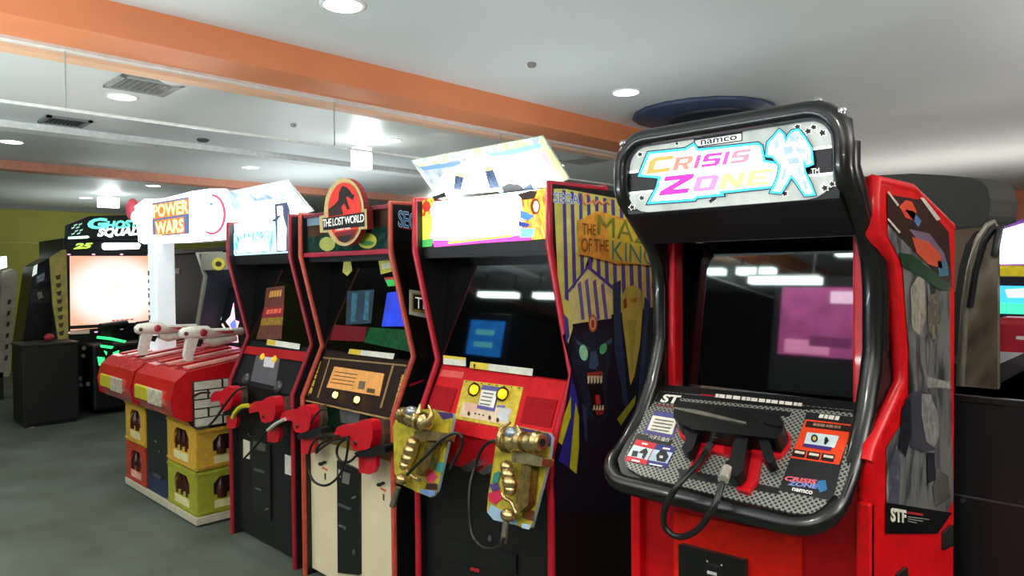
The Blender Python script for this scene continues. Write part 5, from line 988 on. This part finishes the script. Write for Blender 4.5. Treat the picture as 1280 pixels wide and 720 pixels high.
# bright racing machine at the right edge
rm = thing('racing_machine', 'bright racing machine with white header, blue screen and red seat at the right edge', 'arcade machine', (.2, 6.6, 0)); RP = PY(6.4)
MB().pprism([(1240, 300), (1246, 282), (1262, 276), (1300, 270), (1400, 262), (1400, 330), (1240, 332)], RP, .2, m('#6a3a8a', .4), -.2).build('header_frame', rm); MB().pprism([(1242, 302), (1250, 288), (1290, 276), (1396, 268), (1396, 328), (1242, 330)], RP, .02, glow('#fff6fb', 4), .0).build('header_light', rm)
MB().pprism([(1241, 332), (1400, 334), (1400, 346), (1241, 345)], RP, .06, m('#c8b41e', .4, emit=.4)).build('yellow_band', rm)
MB().pprism([(1236, 346), (1400, 348), (1400, 402), (1238, 398)], RP, .04, m('#15162a', .4)).build('screen_frame', rm); MB().pprism([(1249, 357), (1390, 360), (1390, 396), (1249, 392)], RP, .01, glow('#38a4e8', 1.4), .04).build('screen', rm)
a = MB().dec([(1249, 378), (1390, 384), (1390, 396), (1249, 392)], RP, .052, glow('#3fc8a0', 1.2)); a.dec([(1256, 362), (1290, 360), (1290, 372), (1260, 372)], RP, .053, glow('#e4f4ff', 1.2)); a.build('screen_image_or_reflection', rm)
q0 = at(1236, 400, RP); q1 = at(1400, 400, RP); MB().box(q0[0], q1[0], 6.45, 7.2, 0, q0[2]+.1, m('#1c1c28', .5)).build('body', rm)
s0 = at(1247, 395, PY(5.6)); s1 = at(1330, 395, PY(5.6)); RS = m('#a81426', .4)
MB().box(s0[0], s1[0], 5.55, 5.68, .45, s0[2], RS).build('seat_back', rm, .05, 3); MB().box(s0[0], s1[0], 5.68, 6.1, .35, .5, RS).build('seat', rm, .04, 3); MB().box(s0[0]+.1, s1[0]-.1, 5.6, 6.46, 0, .35, DARK).build('seat_base', rm)
MB().pprism([(1270, 420), (1290, 421), (1290, 426), (1270, 424)], PY(5.55), .004, m('#d8d0cc', .4)).build('seat_logo', rm)
tz = at(1260, 485, PY(4.4))
wt_ = thing('white_table', 'small bright white topped table at the right edge behind the black cabinet', 'table', (tz[0]+.35, 4.5, 0)); 
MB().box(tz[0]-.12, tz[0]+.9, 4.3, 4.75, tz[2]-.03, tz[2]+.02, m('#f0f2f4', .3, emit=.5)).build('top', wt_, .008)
for xx in (tz[0]-.06, tz[0]+.84):
    for yy in (4.35, 4.7): MB().box(xx-.025, xx+.025, yy-.025, yy+.025, 0, tz[2]-.03, m('#b9b9b9', .4)).build('leg', wt_)

# ================================================================ OPPOSITE ROW (behind the viewer, seen only in the dark glass)
def lightbar(x, y, z, lx, label):
    t = thing('light_bar', label, 'ceiling light', (x, y, z), 'hanging white light bars')
    MB().box(x-lx/2, x+lx/2, y-.05, y+.05, z-.03, z+.04, glow('#e4fff8', 14)).build('tube', t); MB().box(x-lx/2, x+lx/2, y-.06, y+.06, z+.04, z+.06, WHITE).build('housing', t)
    for s_ in (-.4, .4): MB().box(x+s_*lx-.008, x+s_*lx+.008, y-.008, y+.008, z+.06, CZ_, STEEL).build('hanger', t)
for i, (x, z, lx) in enumerate(((-4.10, 2.44, .55), (-3.46, 2.44, .41), (-3.06, 2.31, .72), (-2.54, 2.62, .2), (-7.21, 2.44, .75), (-6.2, 2.44, .6))):
    lightbar(x, -2.95+.2*(i == 2), z, lx, 'white light bar mirrored ' + ('left in the red machine glass', 'second from left in the red machine glass', 'lowest in the red machine glass', 'at the upper right of the red machine glass', 'left in the striped machine glass', 'right in the striped machine glass')[i])
def opp(x0, x1, z0, z1, hexc, st, label):
    t = thing('opposite_machine', label, 'arcade machine', ((x0+x1)/2, -3.4, 0), 'machines of the opposite row')
    MB().box(x0-.1, x1+.1, -4.1, -3.1, .03, z1+.12, m('#101114', .5)).build('body', t, .02); MB().box(x0, x1, -3.1, -3.08, z0, z1, glow(hexc, st, .25, 5)).build('screen', t)
    MB().box(x0-.05, x1+.05, -3.1, -2.6, .03, .9, m('#16171a', .5)).build('console', t, .03); return t
t = opp(-3.22, -2.42, 1.60, 2.30, '#b0508a', 3.0, 'opposite machine with pink screen mirrored in the red machine glass')
MB().box(-2.72, -2.45, -3.08, -3.075, 2.14, 2.26, glow('#f0c8e0', 5)).build('screen_image_or_reflection', t)
a = MB().box(-3.15, -2.7, -3.08, -3.075, 1.62, 1.76, glow('#e890b8', 4)).box(-2.9, -2.5, -3.08, -3.074, 1.7, 1.8, glow('#8a3a6a', 2.2)); a.build('screen_image_or_reflection', t)
t2 = opp(-7.83, -7.13, 1.58, 2.09, '#1f74c8', 3.0, 'opposite machine with blue screen mirrored in the striped machine glass')
for z_ in (1.88, 1.70): MB().box(-7.68, -7.3, -3.08, -3.075, z_, z_+.075, glow('#5fc0c8', 3)).build('screen_image_or_reflection', t2)
